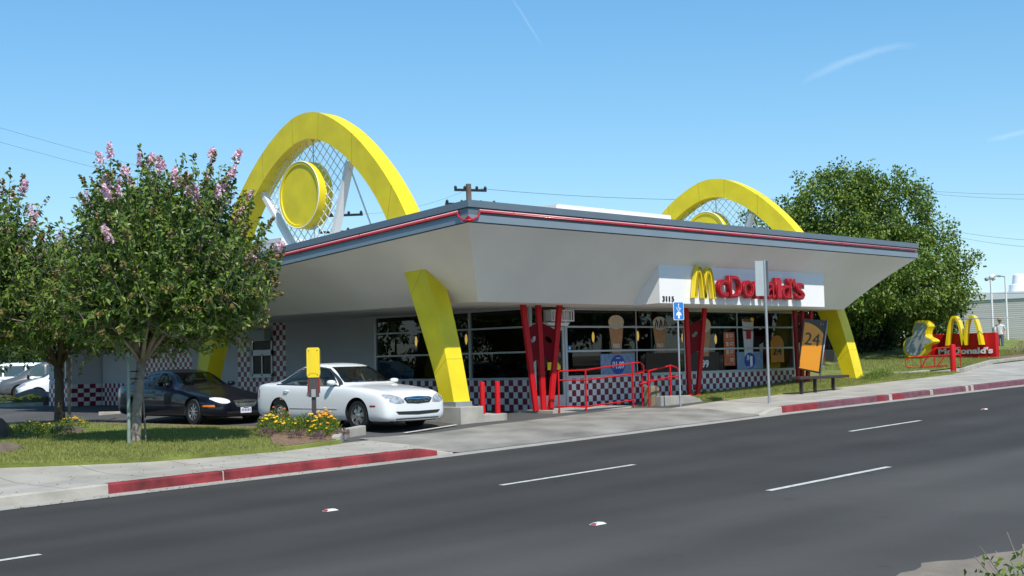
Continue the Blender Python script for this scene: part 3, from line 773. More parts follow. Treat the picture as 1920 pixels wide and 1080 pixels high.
louvre((-1.0, 9.5), (1.6, 14.2), 3.6, 5.22, 'white louvred screen on the roof behind the nearer yellow arch', 11)
louvre((2.75, 1.5), (8.0, 4.2), 4.2, 5.70, 'long low white equipment screen on the middle of the roof', 4, 'y')
# small vent under the eave
# ---------------------------------------------------------------- window posters and lamps
def poster(name, label, cat='poster'):
    return thing(name, (0, 0, 0), 0, label, cat)
def flat(poly, y, m_, name, parent, th=.006):
    mb = MB(); mb.prism(poly, FXZ(y), 0, th); return mb.build(name, m_, parent)
def rect(x0, x1, z0, z1): return [(x0, z0), (x1, z0), (x1, z1), (x0, z1)]
def ell(cx, cz, rx, rz, n=24): return [(cx + rx * math.cos(2 * math.pi * i / n), cz + rz * math.sin(2 * math.pi * i / n)) for i in range(n)]
def cup(cx, zb, zt, wt, wb, m_body, m_top, label, dome=True):
    t_ = thing('drink_poster', (cx, -.004, zb), 0, label, 'window poster', 'drink posters in the windows')
    H = zt - zb; mb = MB(); mb.prism([(-wb / 2, 0), (wb / 2, 0), (wt / 2 * .95, H * .74), (-wt / 2 * .95, H * .74)], FXZ(0), 0, .006); mb.build('cup', m_body, t_)
    if dome:
        mb = MB(); mb.prism(ell(0, H * .81, wt / 2 * 1.0, H * .19, 28), FXZ(-.008), 0, .006); mb.build('lid_dome', m_top, t_)
        mb = MB(); mb.prism(rect(-wt * .25, wt * .18, H * .13, H * .24), FXZ(-.014), 0, .005); mb.build('cup_print', mat('cup_print', (.5, .45, .42), .5, noise=(40, .5)), t_)
    else:
        mb = MB(); mb.prism([(-wt * .46, H * .70), (wt * .46, H * .70), (wt * .52, H), (-wt * .52, H)], FXZ(0), 0, .006); mb.build('cup_top', m_body, t_)
        mb = MB(); mb.prism(ell(0, H * .97, wt * .48, H * .045, 20), FXZ(-.008), 0, .006); mb.build('drink', mat('cola', (.16, .06, .03), .3), t_)
        mb = MB(); mb.prism(ell(wt * .36, H * 1.0, wt * .16, H * .05, 14), FXZ(-.016), 0, .006); mb.build('lemon_slice', M['flower_yellow'], t_)
        mb = MB(); mb.prism(rect(-wt * .2, wt * .2, H * .50, H * .72), FXZ(-.016), 0, .006); mb.build('cup_print', M['neon_red'], t_)
    return t_
cup(3.42, 1.46, 2.50, .66, .38, M['cup_brown'], M['cup_cream'], 'poster of a brown iced drink under a caramel dome lid, leftmost cup in the windows')
c2 = cup(5.36, 1.46, 2.47, .66, .36, M['cup_brown'], mat('whipped_cream', (.62, .56, .50), .6, noise=(8, .1)), 'poster of an iced drink with white cream and dark chocolate drizzle')
mb = MB()
for k in range(3):
    x = -.2 + k * .2; mb.tube([(x - .06, -.018, .68), (x, -.018, .80), (x + .02, -.018, .92), (x + .08, -.018, .84), (x + .06, -.018, .70)], .016, 6)
mb.build('chocolate_drizzle', mat('chocolate', (.03, .012, .008), .4), c2)
cup(7.50, 1.3, 2.45, .62, .34, M['cup_brown'], M['cup_cream'], 'poster of a cream topped drink half hidden behind the middle red column')
cup(9.76, 1.20, 2.42, .60, .42, M['cup_white'], M['cup_white'], 'poster of a tall white soda cup with a lemon slice', dome=False)
p = tag(flat(rect(2.73, 4.20, .865, 1.43), -.002, M['poster_blue'], 'price_poster', None), 'pale blue window poster with a round deep blue one dollar nine price', 'window poster')
f2 = flat(ell(3.45, 1.13, .30, .27), -.012, M['round_blue'], 'price_disc', p)
text_mesh('$1.09', .26, .004, 'price', M['white_paint'], f2, XZ(3.20, -.020, 1.03), bold=.010, width=.50)
text_mesh('medium', .07, .003, 'small_print', M['white_paint'], f2, XZ(3.36, -.020, 1.29), width=.18)
p = tag(flat(rect(4.68, 6.2, .865, 1.43), -.002, M['poster_dots'], 'bean_poster', None), 'dark window poster printed with coffee beans left of the middle red column', 'window poster')
p = tag(flat(rect(6.75, 8.2, .865, 1.43), -.002, M['poster_dots'], 'bean_poster', None), 'dark window poster printed with coffee beans and the figure 99', 'window poster')
text_mesh('99', .30, .004, 'price', M['white_paint'], p, XZ(7.30, -.014, .98), bold=.008, width=.34)
p = tag(flat(rect(8.46, 9.02, 1.0, 2.02), -.002, M['orange_poster'], 'menu_poster', None), 'tall orange menu poster of four stacked panels in the window', 'window poster')
for k in range(4):
    z = 1.06 + k * .245
    flat(rect(8.50, 8.98, z, z + .008), -.010, mat('thin_line', (.6, .4, .3), .5), 'menu_line', p)
    if k: flat(rect(8.56, 8.68, z + .05, z + .18), -.012, M['cup_cream'], 'menu_picture', p)
    flat(rect(8.74, 8.94, z + .13, z + .16), -.012, M['cup_white'], 'menu_text', p); flat(rect(8.74, 8.92, z + .07, z + .095), -.012, M['cup_white'], 'menu_text', p)
p = tag(flat(rect(9.12, 10.52, .88, 1.41), -.002, M['poster_blue'], 'price_poster', None), 'pale blue window poster with a round deep blue one dollar price', 'window poster')
f2 = flat(ell(9.80, 1.14, .29, .25), -.012, M['round_blue'], 'price_disc', p)
text_mesh('$', .24, .004, 'price', M['white_paint'], f2, XZ(9.62, -.020, 1.14), bold=.008, width=.13)
text_mesh('1', .42, .004, 'price', M['white_paint'], f2, XZ(9.79, -.020, .98), bold=.012, width=.13)
text_mesh('any size', .07, .003, 'small_print', M['white_paint'], f2, XZ(9.62, -.020, .93), width=.24)
arch_poly = [(10.98, 1.06), (11.72, 1.06), (11.72, 1.62)] + [(11.72 - .37 * (1 - math.cos(a)), 1.62 + .30 * math.sin(a)) for a in [math.pi * i / 12 for i in range(1, 12)]] + [(10.98, 1.62)]
p = tag(flat(arch_poly, -.002, M['orange_panel'], 'opening_hours_poster', None), 'small round topped amber 24 poster inside the last window', 'window poster')
text_mesh('24', .34, .004, 'number', M['banner_black'], p, XZ(11.08, -.014, 1.30), bold=.004, width=.50)
p = tag(flat([(.62, 1.04), (1.12, 1.04), (1.12, 1.14), (1.02, 1.24), (.62, 1.24)], .0, M['yellow_glossy'], 'door_sticker', None), 'yellow arrow shaped sticker on the glass of the entrance door', 'sticker')
p = tag(flat(rect(1.42, 1.55, 1.54, 1.67), -.005, M['blue_sign'], 'access_sticker', None), 'tiny blue accessible entrance sticker beside the door', 'sticker')
flat(ell(1.48, 1.60, .03, .035, 10), -.012, M['white_paint'], 'symbol', p, .004)
def lamp(x, y, z, label):
    t_ = thing('pendant_lamp', (x, y, z), 0, label, 'pendant lamp', 'pendant lamps inside the dining room')
    mb = MB(); mb.lathe([(.008, -.15), (.03, -.09), (.040, 0), (.03, .09), (.008, .15)], (0, 0, 0)); mb.build('lamp_shade', M['lamp_on'], t_, smooth=True)
    mb = MB(); mb.tube([(0, 0, .17), (0, 0, TH - z)], .008, 6); mb.build('cord', M['black'], t_)
    mb = MB()
    for s in (-1, 1): mb.tube([(s * .02, 0, -.2), (s * .11, 0, -.1), (s * .135, 0, 0), (s * .11, 0, .1), (s * .02, 0, .2)], .006, 5)
    mb.build('lamp_frame', mat('brass', (.25, .15, .05), .4, metal=.6), t_)
for x, y, z, l in ((1.5, 6.18, 1.95, 'glowing amber pendant lamp seen through the left hand window by the white car'), (1.5, 4.0, 1.95, 'glowing amber pendant lamp just right of the nearer yellow arch leg'),
                   (4.17, 1.5, 1.93, 'glowing amber pendant lamp left of the first drink poster'), (6.2, 1.5, 1.96, 'glowing amber pendant lamp between the two domed drink posters'),
                   (8.4, 1.5, 1.90, 'glowing amber pendant lamp behind the middle red column'), (10.13, 1.5, 1.84, 'glowing amber pendant lamp left of the orange menu poster')):
    lamp(x, y, z, l)
# grey tail fin shape inside the left window
fin = MB(); fin.prism([(7.3, .78), (7.25, 1.02), (6.75, 1.16), (6.35, 1.50), (6.15, 1.50), (6.33, 1.15), (6.22, 1.10), (6.28, .78)], FYZ(.9), -.04, .04)
tag(fin.build('tail_fin', mat('grey_fin', (.75, .74, .70), .5), None, bevel=.01), 'grey tail fin shaped seat end inside the window behind the white car', 'booth end')
for o_ in ['tail_fin']: bpy.data.objects[o_].location = (-.72, -.9, 0)

# ---------------------------------------------------------------- the two yellow arches
OUT = [(0, 7.78), (.4, 7.74), (.8, 7.61), (1.44, 7.29), (2.05, 6.87), (2.65, 6.34), (3.2, 5.75), (3.67, 5.12), (4.08, 4.42), (4.5, 3.50), (4.85, 2.55), (5.12, 1.60), (5.30, .85), (5.41, .35)]
INN = [(0, 7.10), (.35, 7.06), (.78, 6.92), (1.42, 6.58), (2.03, 6.10), (2.62, 5.50), (3.05, 4.92), (3.42, 4.28), (3.70, 3.66), (4.02, 2.85), (4.42, 1.90), (4.72, 1.15), (4.86, .72), (4.95, .35)]
def dense(P, n=46):
    # parametrise by index to allow a common sampling of both curves
    ks = list(range(len(P))); xs = [p[0] for p in P]; zs_ = [p[1] for p in P]
    return [(sinterp(i * (len(P) - 1) / (n - 1), ks, xs), sinterp(i * (len(P) - 1) / (n - 1), ks, zs_)) for i in range(n)]
DO, DI = dense(OUT), dense(INN)
M['yellow_seam'] = mat('yellow_seam', (.40, .30, .01), .6)
def golden_arch(x0, label, zt=7.78, z_foot=.35, rear_foot=.1):
    t_ = thing('yellow_arch', (x0, 3.7, 0), 0, label, 'arch', 'giant yellow arches through the roof')
    k = (zt - z_foot) / (7.78 - .35)
    f = lambda z: z_foot + (z - .35) * k
    o = [(-d, f(z)) for d, z in reversed(DO)] + [(d, f(z)) for d, z in DO[1:]]
    i = [(-d, f(z)) for d, z in reversed(DI)] + [(d, f(z)) for d, z in DI[1:]]
    mb = MB(); mb.band(o, i, lambda u, v, d: (d, u, v), 0, .5)
    b = mb.build('arch_beam', M['yellow'], t_, smooth=True, auto=30)
    for q in (6, 14, 23, 32, 40, 50, 58, 67, 76, 84):
        a_, b_ = o[q], i[q]; sm = MB(); p_ = Vector((.25, (a_[0] + b_[0]) / 2, (a_[1] + b_[1]) / 2)); dv_ = Vector((0, a_[0] - b_[0], a_[1] - b_[1])); ln_ = dv_.length; dv_.normalize()
        tn = Vector((1, 0, 0)).cross(dv_) * .006; hx = Vector((.2515, 0, 0)); hy = dv_ * (ln_ / 2 + .0015)
        sm.add([p_ + sx * hx + sy * hy + sz * tn for sz in (-1, 1) for sx, sy in ((-1, -1), (1, -1), (1, 1), (-1, 1))], [(0, 1, 5, 4), (1, 2, 6, 5), (2, 3, 7, 6), (3, 0, 4, 7)])
        sm.build('seam', M['yellow_seam'], t_)
    # thin seam strips along the face edges
    mb = MB()
    for j in range(len(o) - 1):
        mb.beam((-.004, o[j][0], o[j][1]), (-.004, o[j + 1][0], o[j + 1][1]), .018, .012); mb.beam((.25, o[j][0] * 1.0, o[j][1] + .002), (.25, o[j + 1][0], o[j + 1][1] + .002), .5 + .02, .012, up=(1, 0, 0))
    # white lattice between the inner curve and two struts
    def inside(y, z):
        # inner boundary
        d = abs(y)
        zi_ = interp(d, [p[0] for p in DI], [f(p[1]) for p in DI])
        if z > zi_: return False
        # struts: V shape narrowing to the roof
        lim = .72 + (z - f(4.2)) * (.363 if y < 0 else .854)
        return d < lim and z > f(4.25)
    mb = MB(); st = .21
    L = 6
    for s in (-1, 1):
        n = -40
        while n < 40:
            c = n * st; run = []
            t2 = -4.0
            while t2 < 4.0:
                y = t2; z = f(5.6) + s * t2 * 1.0 + c * 1.35
                run.append((y, z, inside(y, z))); t2 += .03
            seg = None
            for (y, z, ok) in run:
                if ok and seg is None: seg = (y, z)
                if not ok and seg is not None:
                    if abs(y - seg[0]) > .08: mb.beam((.25, seg[0], seg[1]), (.25, y, z), .016, .016, up=(1, 0, 0))
                    seg = None
            n += 1
    mb.build('lattice', M['white_metal'], t_, fix=False)
    # struts
    for s in (-1, 1):
        yt, zt2 = (1.50 if s < 0 else 2.3) * s, f(6.35 if s < 0 else 6.05)
        mb = MB(); mb.beam((.25, yt, zt2), (.25, s * .72, f(4.2)), .12, .2, up=(1, 0, 0)); mb.build('strut', M['white_metal'], t_)
    mb = MB(); mb.tube([(.25, -1.5, f(6.2)), (.30, -2.35, f(4.45))], .022, 6); mb.build('tie_rod', M['white_metal'], t_)
    mb = MB(); mb.tube([(.25, 0, f(7.1)), (.25, 0, f(4.2))], .016, 6); mb.build('mast', M['steel'], t_)
    mb = MB()   # pale lining strip under the crown
    nn = len(i)
    # disc
    cz = f(5.70)
    d_ = MB(); rr = .87
    prof = [(rr - .10, -.185), (rr - .09, -.212), (rr, -.218), (rr + .012, -.19), (rr, -.18), (rr, .18), (rr + .012, .19), (rr, .218), (rr - .09, .212), (rr - .10, .185)]
    d_.lathe([(.01, -.19), (rr - .11, -.185)] + prof + [(rr - .11, .185), (.01, .19)], (.25, .36, cz), 'x', 56)
    dd = d_.build('disc', M['yellow'], t_, smooth=True, auto=35)
    mb = MB()
    for s in (-1, 1):
        mb.tube([(.25 + s * .212, .36 + (rr - .01) * math.cos(2 * math.pi * q / 48), cz + (rr - .01) * math.sin(2 * math.pi * q / 48)) for q in range(49)], .014, 6, cap=False)
    mb.build('disc_trim', M['white_paint'], dd, smooth=True)
    # a shallow raised ring on the disc face, in the same yellow
    mb = MB(); 
    return t_
arch1 = golden_arch(-4.3, 'nearer giant yellow parabolic arch with a yellow disc, piercing the left side of the roof')
arch2 = golden_arch(13.2, 'farther giant yellow parabolic arch beyond the right end of the sign', zt=7.52, z_foot=.42)
# concrete footings
mb = MB(); mb.prism([(-2.05, -.35), (-.85, -.35), (-.85, .30), (-2.05, .30)], lambda u, v, d: (d, u, v), -4.42, -3.72)
ft = tag(mb.build('footing', M['concrete'], None, bevel=.015), 'square concrete footing under the front leg of the nearer yellow arch', 'footing')
ft.location = (0, 0, 0)
mb = MB(); mb.box((-4.305, -1.76, .30), (-3.795, -1.22, .41)); mb.build('metal_shoe', M['steel'], ft)
mb = MB()
pts = [(-4.38, -2.02), (-3.1, -2.02), (-2.9, -1.95), (-2.82, -1.8), (-2.82, -.9), (-3.71, -.9), (-3.71, -2.0)]
pts = [(-3.715, -2.04), (-3.05, -2.04), (-2.90, -1.98), (-2.84, -1.84), (-2.84, -.9), (-3.715, -.9)]
mb.prism(pts, lambda u, v, d: (u, v, d), -.3, .10)
tag(mb.build('bollard_pad', M['concrete'], None, bevel=.015), 'low concrete pad carrying two red bollards beside the arch footing', 'pad')
mb = MB(); mb.box((-4.35, 8.0, -.3), (-3.75, 9.3, .15)); tag(mb.build('footing', M['concrete'], None, bevel=.015), 'concrete footing under the rear leg of the nearer yellow arch, behind the black car', 'footing')
mb = MB(); mb.box((13.1, -1.95, -.2), (13.8, -.9, .45)); tag(mb.build('footing', M['concrete'], None, bevel=.015), 'pale footing in the grass under the farther yellow arch leg', 'footing')
def bollard(x, y, z, h, r, label, group='red bollards'):
    t_ = thing('bollard', (x, y, z), 0, label, 'bollard', group)
    mb = MB(); mb.lathe([(r, 0), (r, h - .03), (r * .9, h - .01), (r * .5, h), (.005, h + .003)], (0, 0, 0), 'z', 20); mb.build('post', M['red'], t_, smooth=True, auto=40)
    return t_
bollard(-3.34, -1.63, .10, .74, .062, 'left of the two red bollards on the pad beside the nearer arch footing', 'red bollards beside the footing')
bollard(-3.04, -1.82, .10, .74, .062, 'right of the two red bollards on the pad beside the nearer arch footing', 'red bollards beside the footing')
bollard(18.78, -2.26, .5, 1.02, .10, 'stout red bollard on the grass tip in front of the red roadside sign', 'red bollards')
bollard(.25, 26.0, .0, .85, .075, 'thin dark red bollard at the far left by the parked cars', 'red bollards')

# ---------------------------------------------------------------- red V columns
def v_column(x, y, z0, tops, bots, label, plate=True, ramp=0):
    t_ = thing('splayed_column', (x, y, z0), 0, label, 'column', 'red splayed columns under the eave')
    H = TH - z0
    for (tx, ty), (bx, by) in zip(tops, bots):
        mb = MB(); p0 = Vector((bx, by, 0)); p1 = Vector((tx, ty, H + .02))
        mb.beam(p0, p1, .16, .075, up=(0, 1, 0)); mb.build('post', M['red'], t_, bevel=.008)
    if plate:
        # web plates with round holes joining the posts
        for (a, b) in ((0, 1), (1, 2)):
            if b >= len(tops): continue
            def P(i, z): 
                s = z / H; return Vector((bots[i][0] + (tops[i][0] - bots[i][0]) * s, bots[i][1] + (tops[i][1] - bots[i][1]) * s, z))
            hole_c = (.5, .60); mb = MB()
            n = 20; outer = []; inner = []
            z_lo_in, z_hi_in = .95, 1.9
            def Q(u, v):  # u across a->b, v height 0..1 ; upper edge rises to the middle post
                hi = (2.02 if (b == 1) else 2.22) * (1 - u) + (2.22 if b == 1 else 1.98) * u
                lo = (1.15 if b == 1 else 1.35) * (1 - u) + (1.35 if b == 1 else 1.15) * u
                z = lo + (hi - lo) * v; return P(a, z).lerp(P(b, z), u)
            for k in range(n):
                an = 2 * math.pi * k / n; cu, sv = math.cos(an), math.sin(an)
                inner.append((.5 + .21 * cu, .60 + .085 * sv))
                s_ = max(abs(cu), abs(sv)); uo = .5 + .5 * cu / s_; vo = .5 + .5 * sv / s_
                outer.append((uo, vo))
            off = Vector((0, .012, 0))
            for sgn_ in (1, -1):
                vs_ = [Q(*p_) + off * sgn_ for p_ in outer] + [Q(*p_) + off * sgn_ for p_ in inner]
                mb.add(vs_, [(k, (k + 1) % n, n + (k + 1) % n, n + k) for k in range(n)])
            vs_ = [Q(*p_) + off for p_ in inner] + [Q(*p_) - off for p_ in inner]
            mb.add(vs_, [(k, (k + 1) % n, n + (k + 1) % n, n + k) for k in range(n)])
            vs_ = [Q(*p_) + off for p_ in outer] + [Q(*p_) - off for p_ in outer]
            mb.add(vs_, [(k, (k + 1) % n, n + (k + 1) % n, n + k) for k in range(n)])
            mb.build('web_plate', M['shaded_red'], t_)
    return t_
v_column(-.5, -.9, .05, [(-.68, 0), (-.01, .12), (.66, 0)], [(-.30, 0), (.03, .05), (.22, 0)], 'red splayed three post column with pierced web plates by the entrance door')
t1 = MB(); 
v_column(5.65, -.9, .16, [(-.22, 0), (.66, 0)], [(-.17, 0), (.20, 0)], 'red V shaped column in front of the windows under the lettering')
v_column(11.6, -.75, .42, [(-.35, 0), (.25, .1), (.62, 0)], [(-.28, 0), (.02, .05), (.25, 0)], 'red splayed column behind the amber 24 banner at the far window end')
# ---------------------------------------------------------------- cars (local: x = distance back from the front bumper turned to +x forward later)
def eval_mesh(ob):
    dg = bpy.context.evaluated_depsgraph_get()
    me = bpy.data.meshes.new_from_object(ob.evaluated_get(dg)); return me
def car_loft(keys, n=44, inset=0.0, x0=None, x1=None, zfloor=None, ztop_off=0.0):
    """keys: list of (x, zb, zbelt, w, ztop, wtop); returns mesh verts/faces of a closed loft"""
    kx = [k[0] for k in keys]
    def val(c, x): return sinterp(x, kx, [k[c] for k in keys])
    xa = keys[0][0] if x0 is None else x0; xb = keys[-1][0] if x1 is None else x1
    # denser towards the ends
    xs = []
    for i in range(n):
        u = i / (n - 1); xs.append(xa + (xb - xa) * (.5 - .5 * math.cos(math.pi * u) * (.55 + .45 * abs(math.cos(math.pi * u)))))
    rings = []
    for x in xs:
        zb, zbelt, w_, zt, wt = [val(c, x) for c in (1, 2, 3, 4, 5)]
        w_ -= inset; wt -= inset; zt -= ztop_off
        if zfloor is not None: zb = zfloor
        zt = max(zt, zbelt + .006)
        zm = zb + (zbelt - zb) * .55
        pts = [(0, zb), (w_ * .55, zb), (w_ * .90, zb + .015), (w_ * .975, zb + .08), (w_ * .995, zb + (zbelt - zb) * .30), (w_, zm), (w_ * .992, zb + (zbelt - zb) * .80), (w_ * .965, zbelt - .02),
               (w_ * .93, zbelt + .015 if zt > zbelt + .08 else zbelt + (zt - zbelt) * .35)]
        sx, sz = pts[-1]
        for s in (.33, .66): pts.append((sx + (wt - sx) * s + .012 * math.sin(math.pi * s), sz + (zt - .06 - sz) * s if zt > zbelt + .2 else sz + (zt - sz) * s * .7))
        pts += [(wt, zt - .055 if zt > zbelt + .2 else sz + (zt - sz) * .75), (wt * .86, zt - .018), (wt * .5, zt - .002), (0, zt + .004)]
        rings.append([(x, p[0], p[1]) for p in pts] + [(x, -p[0], p[1]) for p in reversed(pts[1:-1])])
    m_ = len(rings[0]); vs_ = [p for r_ in rings for p in r_]; fs = []
    for i in range(len(rings) - 1):
        for k in range(m_):
            k2 = (k + 1) % m_; fs.append((i * m_ + k, i * m_ + k2, (i + 1) * m_ + k2, (i + 1) * m_ + k))
    fs.append(tuple(range(m_))); fs.append(tuple(reversed([(len(rings) - 1) * m_ + k for k in range(m_)])))
    mb = MB(); mb.add(vs_, fs); return mb
def boolean(ob, cutter, op='DIFFERENCE'):
    md = ob.modifiers.new('b', 'BOOLEAN'); md.operation = op; md.object = cutter; md.solver = 'EXACT'; md.material_mode = 'TRANSFER'
    me = eval_mesh(ob); ob.modifiers.clear(); old = ob.data; ob.data = me; bpy.data.meshes.remove(old)
    bpy.data.objects.remove(cutter)
def make_car(name, loc, rz, spec, label, group=None, scale=1.0, cat='car'):
    """front bumper at local x=0, tail at local x=-L"""
    t_ = thing(name, loc, rz, label, cat, group, scale)
    S = spec; L = S['L']; paint = S['paint']
    flip = lambda me: [setattr(v, 'co', Vector((-v.co.x, v.co.y, v.co.z))) for v in me.vertices]
    mb = car_loft(S['keys'])
    body = mb.build('body', [paint], t_, smooth=True)
    if S.get('sub', 1):
        md = body.modifiers.new('s', 'SUBSURF'); md.levels = 1
        me = eval_mesh(body); body.modifiers.clear(); body.data = me
    bmx = bmesh.new(); bmx.from_mesh(body.data); bvh = BVHTree.FromBMesh(bmx); bmx.free()
    wmax = max(k[3] for k in S['keys'])
    # wheel arches
    ra = S['r'] + S.get('gap', .055)
    axles = S['axles']
    if S.get('cut', True):
        c = MB()
        for ax in axles:
            for s in (-1, 1):
                n = 40; prof = [(ax + ra * math.cos(2 * math.pi * i / n), S['r'] + .01 + ra * math.sin(2 * math.pi * i / n)) for i in range(n)]
                c.prism(prof, lambda u, v, d: (u, d, v), s * (wmax - .26), s * (wmax + .3))
        co = c.build('cut', M['black'], t_)
        boolean(body, co)
    if S.get('cabin'):
        cb = S['cabin']
        inner = car_loft(S['keys'], n=20, inset=.055, x0=cb[0], x1=cb[1], zfloor=cb[2], ztop_off=.035).build('cut', M['dark_int'], t_)
        boolean(body, inner)
        for poly in S['side_windows']:
            c = MB(); c.prism(poly, lambda u, v, d: (u, d, v), -1.2, 1.2); boolean(body, c.build('cut', M['dark_int'], t_))
        ws_ = S['windshield']  # (x_front, x_back, [(y,z)...]) prism along x
        for xa, xb, poly in ws_:
            c = MB(); c.prism(poly, lambda u, v, d: (d, u, v), xa, xb); boolean(body, c.build('cut', M['black'], t_))
    # darken wheel wells and interior faces
    me = body.data
    names_ = [m_.name if m_ else '' for m_ in me.materials]; remap = [p.material_index for p in me.polygons]
    me.materials.clear()
    for m_ in (paint, M['black'], M['beige'] if S.get('beige') else M['dark_int']): me.materials.append(m_)
    for p in me.polygons:
        c = p.center; nm_ = names_[remap[p.index]] if remap[p.index] < len(names_) else ''; mi = 1 if nm_.startswith('black') else (2 if nm_.startswith('dark_int') else 0)
        if c.z < S['keys'][5][1] + .03 and p.normal.z < -.6: mi = 1
        p.material_index = mi; p.use_smooth = True
    me.set_sharp_from_angle(angle=R(38)); flip(me)
    bm = bmesh.new(); bm.from_mesh(me); bmesh.ops.recalc_face_normals(bm, faces=bm.faces); bm.to_mesh(me); bm.free()
    # projected patches -----------------------------------------------------
    def patch(nm, m_, f, nu, nv, axis, side, off=.006, parent=t_, wrap=None):
        """f(u,v) -> 2-D coords, cast onto the body along axis"""
        vs_ = []; 
        for j in range(nv):
            for i in range(nu):
                a, b = f(i / (nu - 1), j / (nv - 1))
                if axis == 'y': o = Vector((a, side * 2.0, b)); d = Vector((0, -side, 0))
                elif axis == 'x': o = Vector((-3.0 if side > 0 else L + 3, a, b)); d = Vector((1 if side > 0 else -1, 0, 0))
                else: o = Vector((a, b, 4.0)); d = Vector((0, 0, -1))
                h = bvh.ray_cast(o, d)
                p = (h[0] + h[1] * off) if h[0] else None
                vs_.append(p)
        mb = MB(); idx = {}
        for k, p in enumerate(vs_):
            if p is not None: idx[k] = len(mb.v); mb.v.append((-p.x, p.y, p.z))
        for j in range(nv - 1):
            for i in range(nu - 1):
                q = [j * nu + i, j * nu + i + 1, (j + 1) * nu + i + 1, (j + 1) * nu + i]
                if all(k in idx for k in q): mb.f.append(tuple(idx[k] for k in q)); mb.m.append(0)
        if not mb.f: return None
        # give the patch real thickness
        bm_ = bmesh.new(); me_ = bpy.data.meshes.new(nm); me_.from_pydata(mb.v, [], mb.f); bm_.from_mesh(me_)
        bmesh.ops.recalc_face_normals(bm_, faces=bm_.faces); bm_.to_mesh(me_); bm_.free()
        me_.materials.append(m_)
        for p in me_.polygons: p.use_smooth = True
        o = bpy.data.objects.new(nm, me_); COL.objects.link(o); o.parent = parent; return o
    def ruled(bot, top):
        bx = [p[0] for p in bot]; tx = [p[0] for p in top]
        def P(line, u):
            n = len(line) - 1; s = u * n; i = min(int(s), n - 1); fr_ = s - i
            return line[i][0] + (line[i + 1][0] - line[i][0]) * fr_, line[i][1] + (line[i + 1][1] - line[i][1]) * fr_
        return lambda u, v: tuple(P(bot, u)[k] * (1 - v) + P(top, u)[k] * v for k in (0, 1))
    def blob(cx, cz, poly):
        """radial patch from an outline"""
        n = len(poly)
        def f(u, v):
            s = (u * n) % n; i = int(s) % n; fr_ = s - int(s); a = poly[i]; b = poly[(i + 1) % n]
            x = a[0] + (b[0] - a[0]) * fr_; z = a[1] + (b[1] - a[1]) * fr_
            return cx + (x - cx) * v, cz + (z - cz) * v
        return f
    for s in (1, -1):
        for nm, m_, bot, top in S.get('side_patches', []):
            patch(nm, m_, ruled(bot, top), 22, 8, 'y', s, -.006 if ('pane' in nm and S.get('cabin')) else .005)
        for nm, m_, c, poly, ax in S.get('blobs', []):
            if ax == 'y': patch(nm, m_, blob(c[0], c[1], poly), 33, 6, 'y', s)
            else: patch(nm, m_, blob(s * c[0], c[1], [(s * a, b) for a, b in poly]), 33, 6, 'x', 1 if ax == 'x' else -1)
    for nm, m_, bot, top, side in S.get('end_patches', []):
        patch(nm, m_, ruled(bot, top), 25, 8, 'x', side, -.006 if S.get('cabin') and ('windshield' in nm or 'pane' in nm) else .008)
    # mirrors, handles, wheels, plate
    for s in (1, -1):
        mx_, mz_ = S['mirror']
        hh = bvh.ray_cast(Vector((mx_, s * 2, mz_ - .05)), Vector((0, -s, 0)))
        ym = abs(hh[0].y) if hh[0] else wmax * .9
        mb = MB(); n = 12
        prof = [(math.cos(2 * math.pi * i / n), math.sin(2 * math.pi * i / n)) for i in range(n)]
        rings = [(-.07, .35), (-.05, .8), (0, 1.0), (.045, .92), (.055, .85)]
        vs_ = []
        for dx, k in rings:
            for c_, s_ in prof: vs_.append((-(mx_ + dx), s * (ym + .12 + .105 * k * math.copysign(abs(c_) ** .7, c_)), mz_ + .062 * k * math.copysign(abs(s_) ** .7, s_)))
        fs = []
        for i in range(len(rings) - 1):
            for k in range(n): fs.append((i * n + k, i * n + (k + 1) % n, (i + 1) * n + (k + 1) % n, (i + 1) * n + k))
        fs += [tuple(range(n)), tuple((len(rings) - 1) * n + k for k in range(n))]
        mb.add(vs_, fs); mb.beam((-mx_ , s * (ym - .03), mz_ - .03), (-mx_, s * (ym + .06), mz_ - .02), .05, .03)
        mb.build('mirror', paint, t_, smooth=True, auto=50)
        for hx, hz in S.get('handles', []):
            hh = bvh.ray_cast(Vector((hx, s * 2, hz)), Vector((0, -s, 0)))
            if hh[0]:
                y = abs(hh[0].y); mb = MB()
                mb.tube([(-hx + .09, s * (y + .002), hz), (-hx + .06, s * (y + .028), hz + .004), (-hx - .06, s * (y + .028), hz + .004), (-hx - .09, s * (y + .002), hz)], .013, 8)
                mb.build('door_handle', S.get('handle_mat', paint), t_, smooth=True)
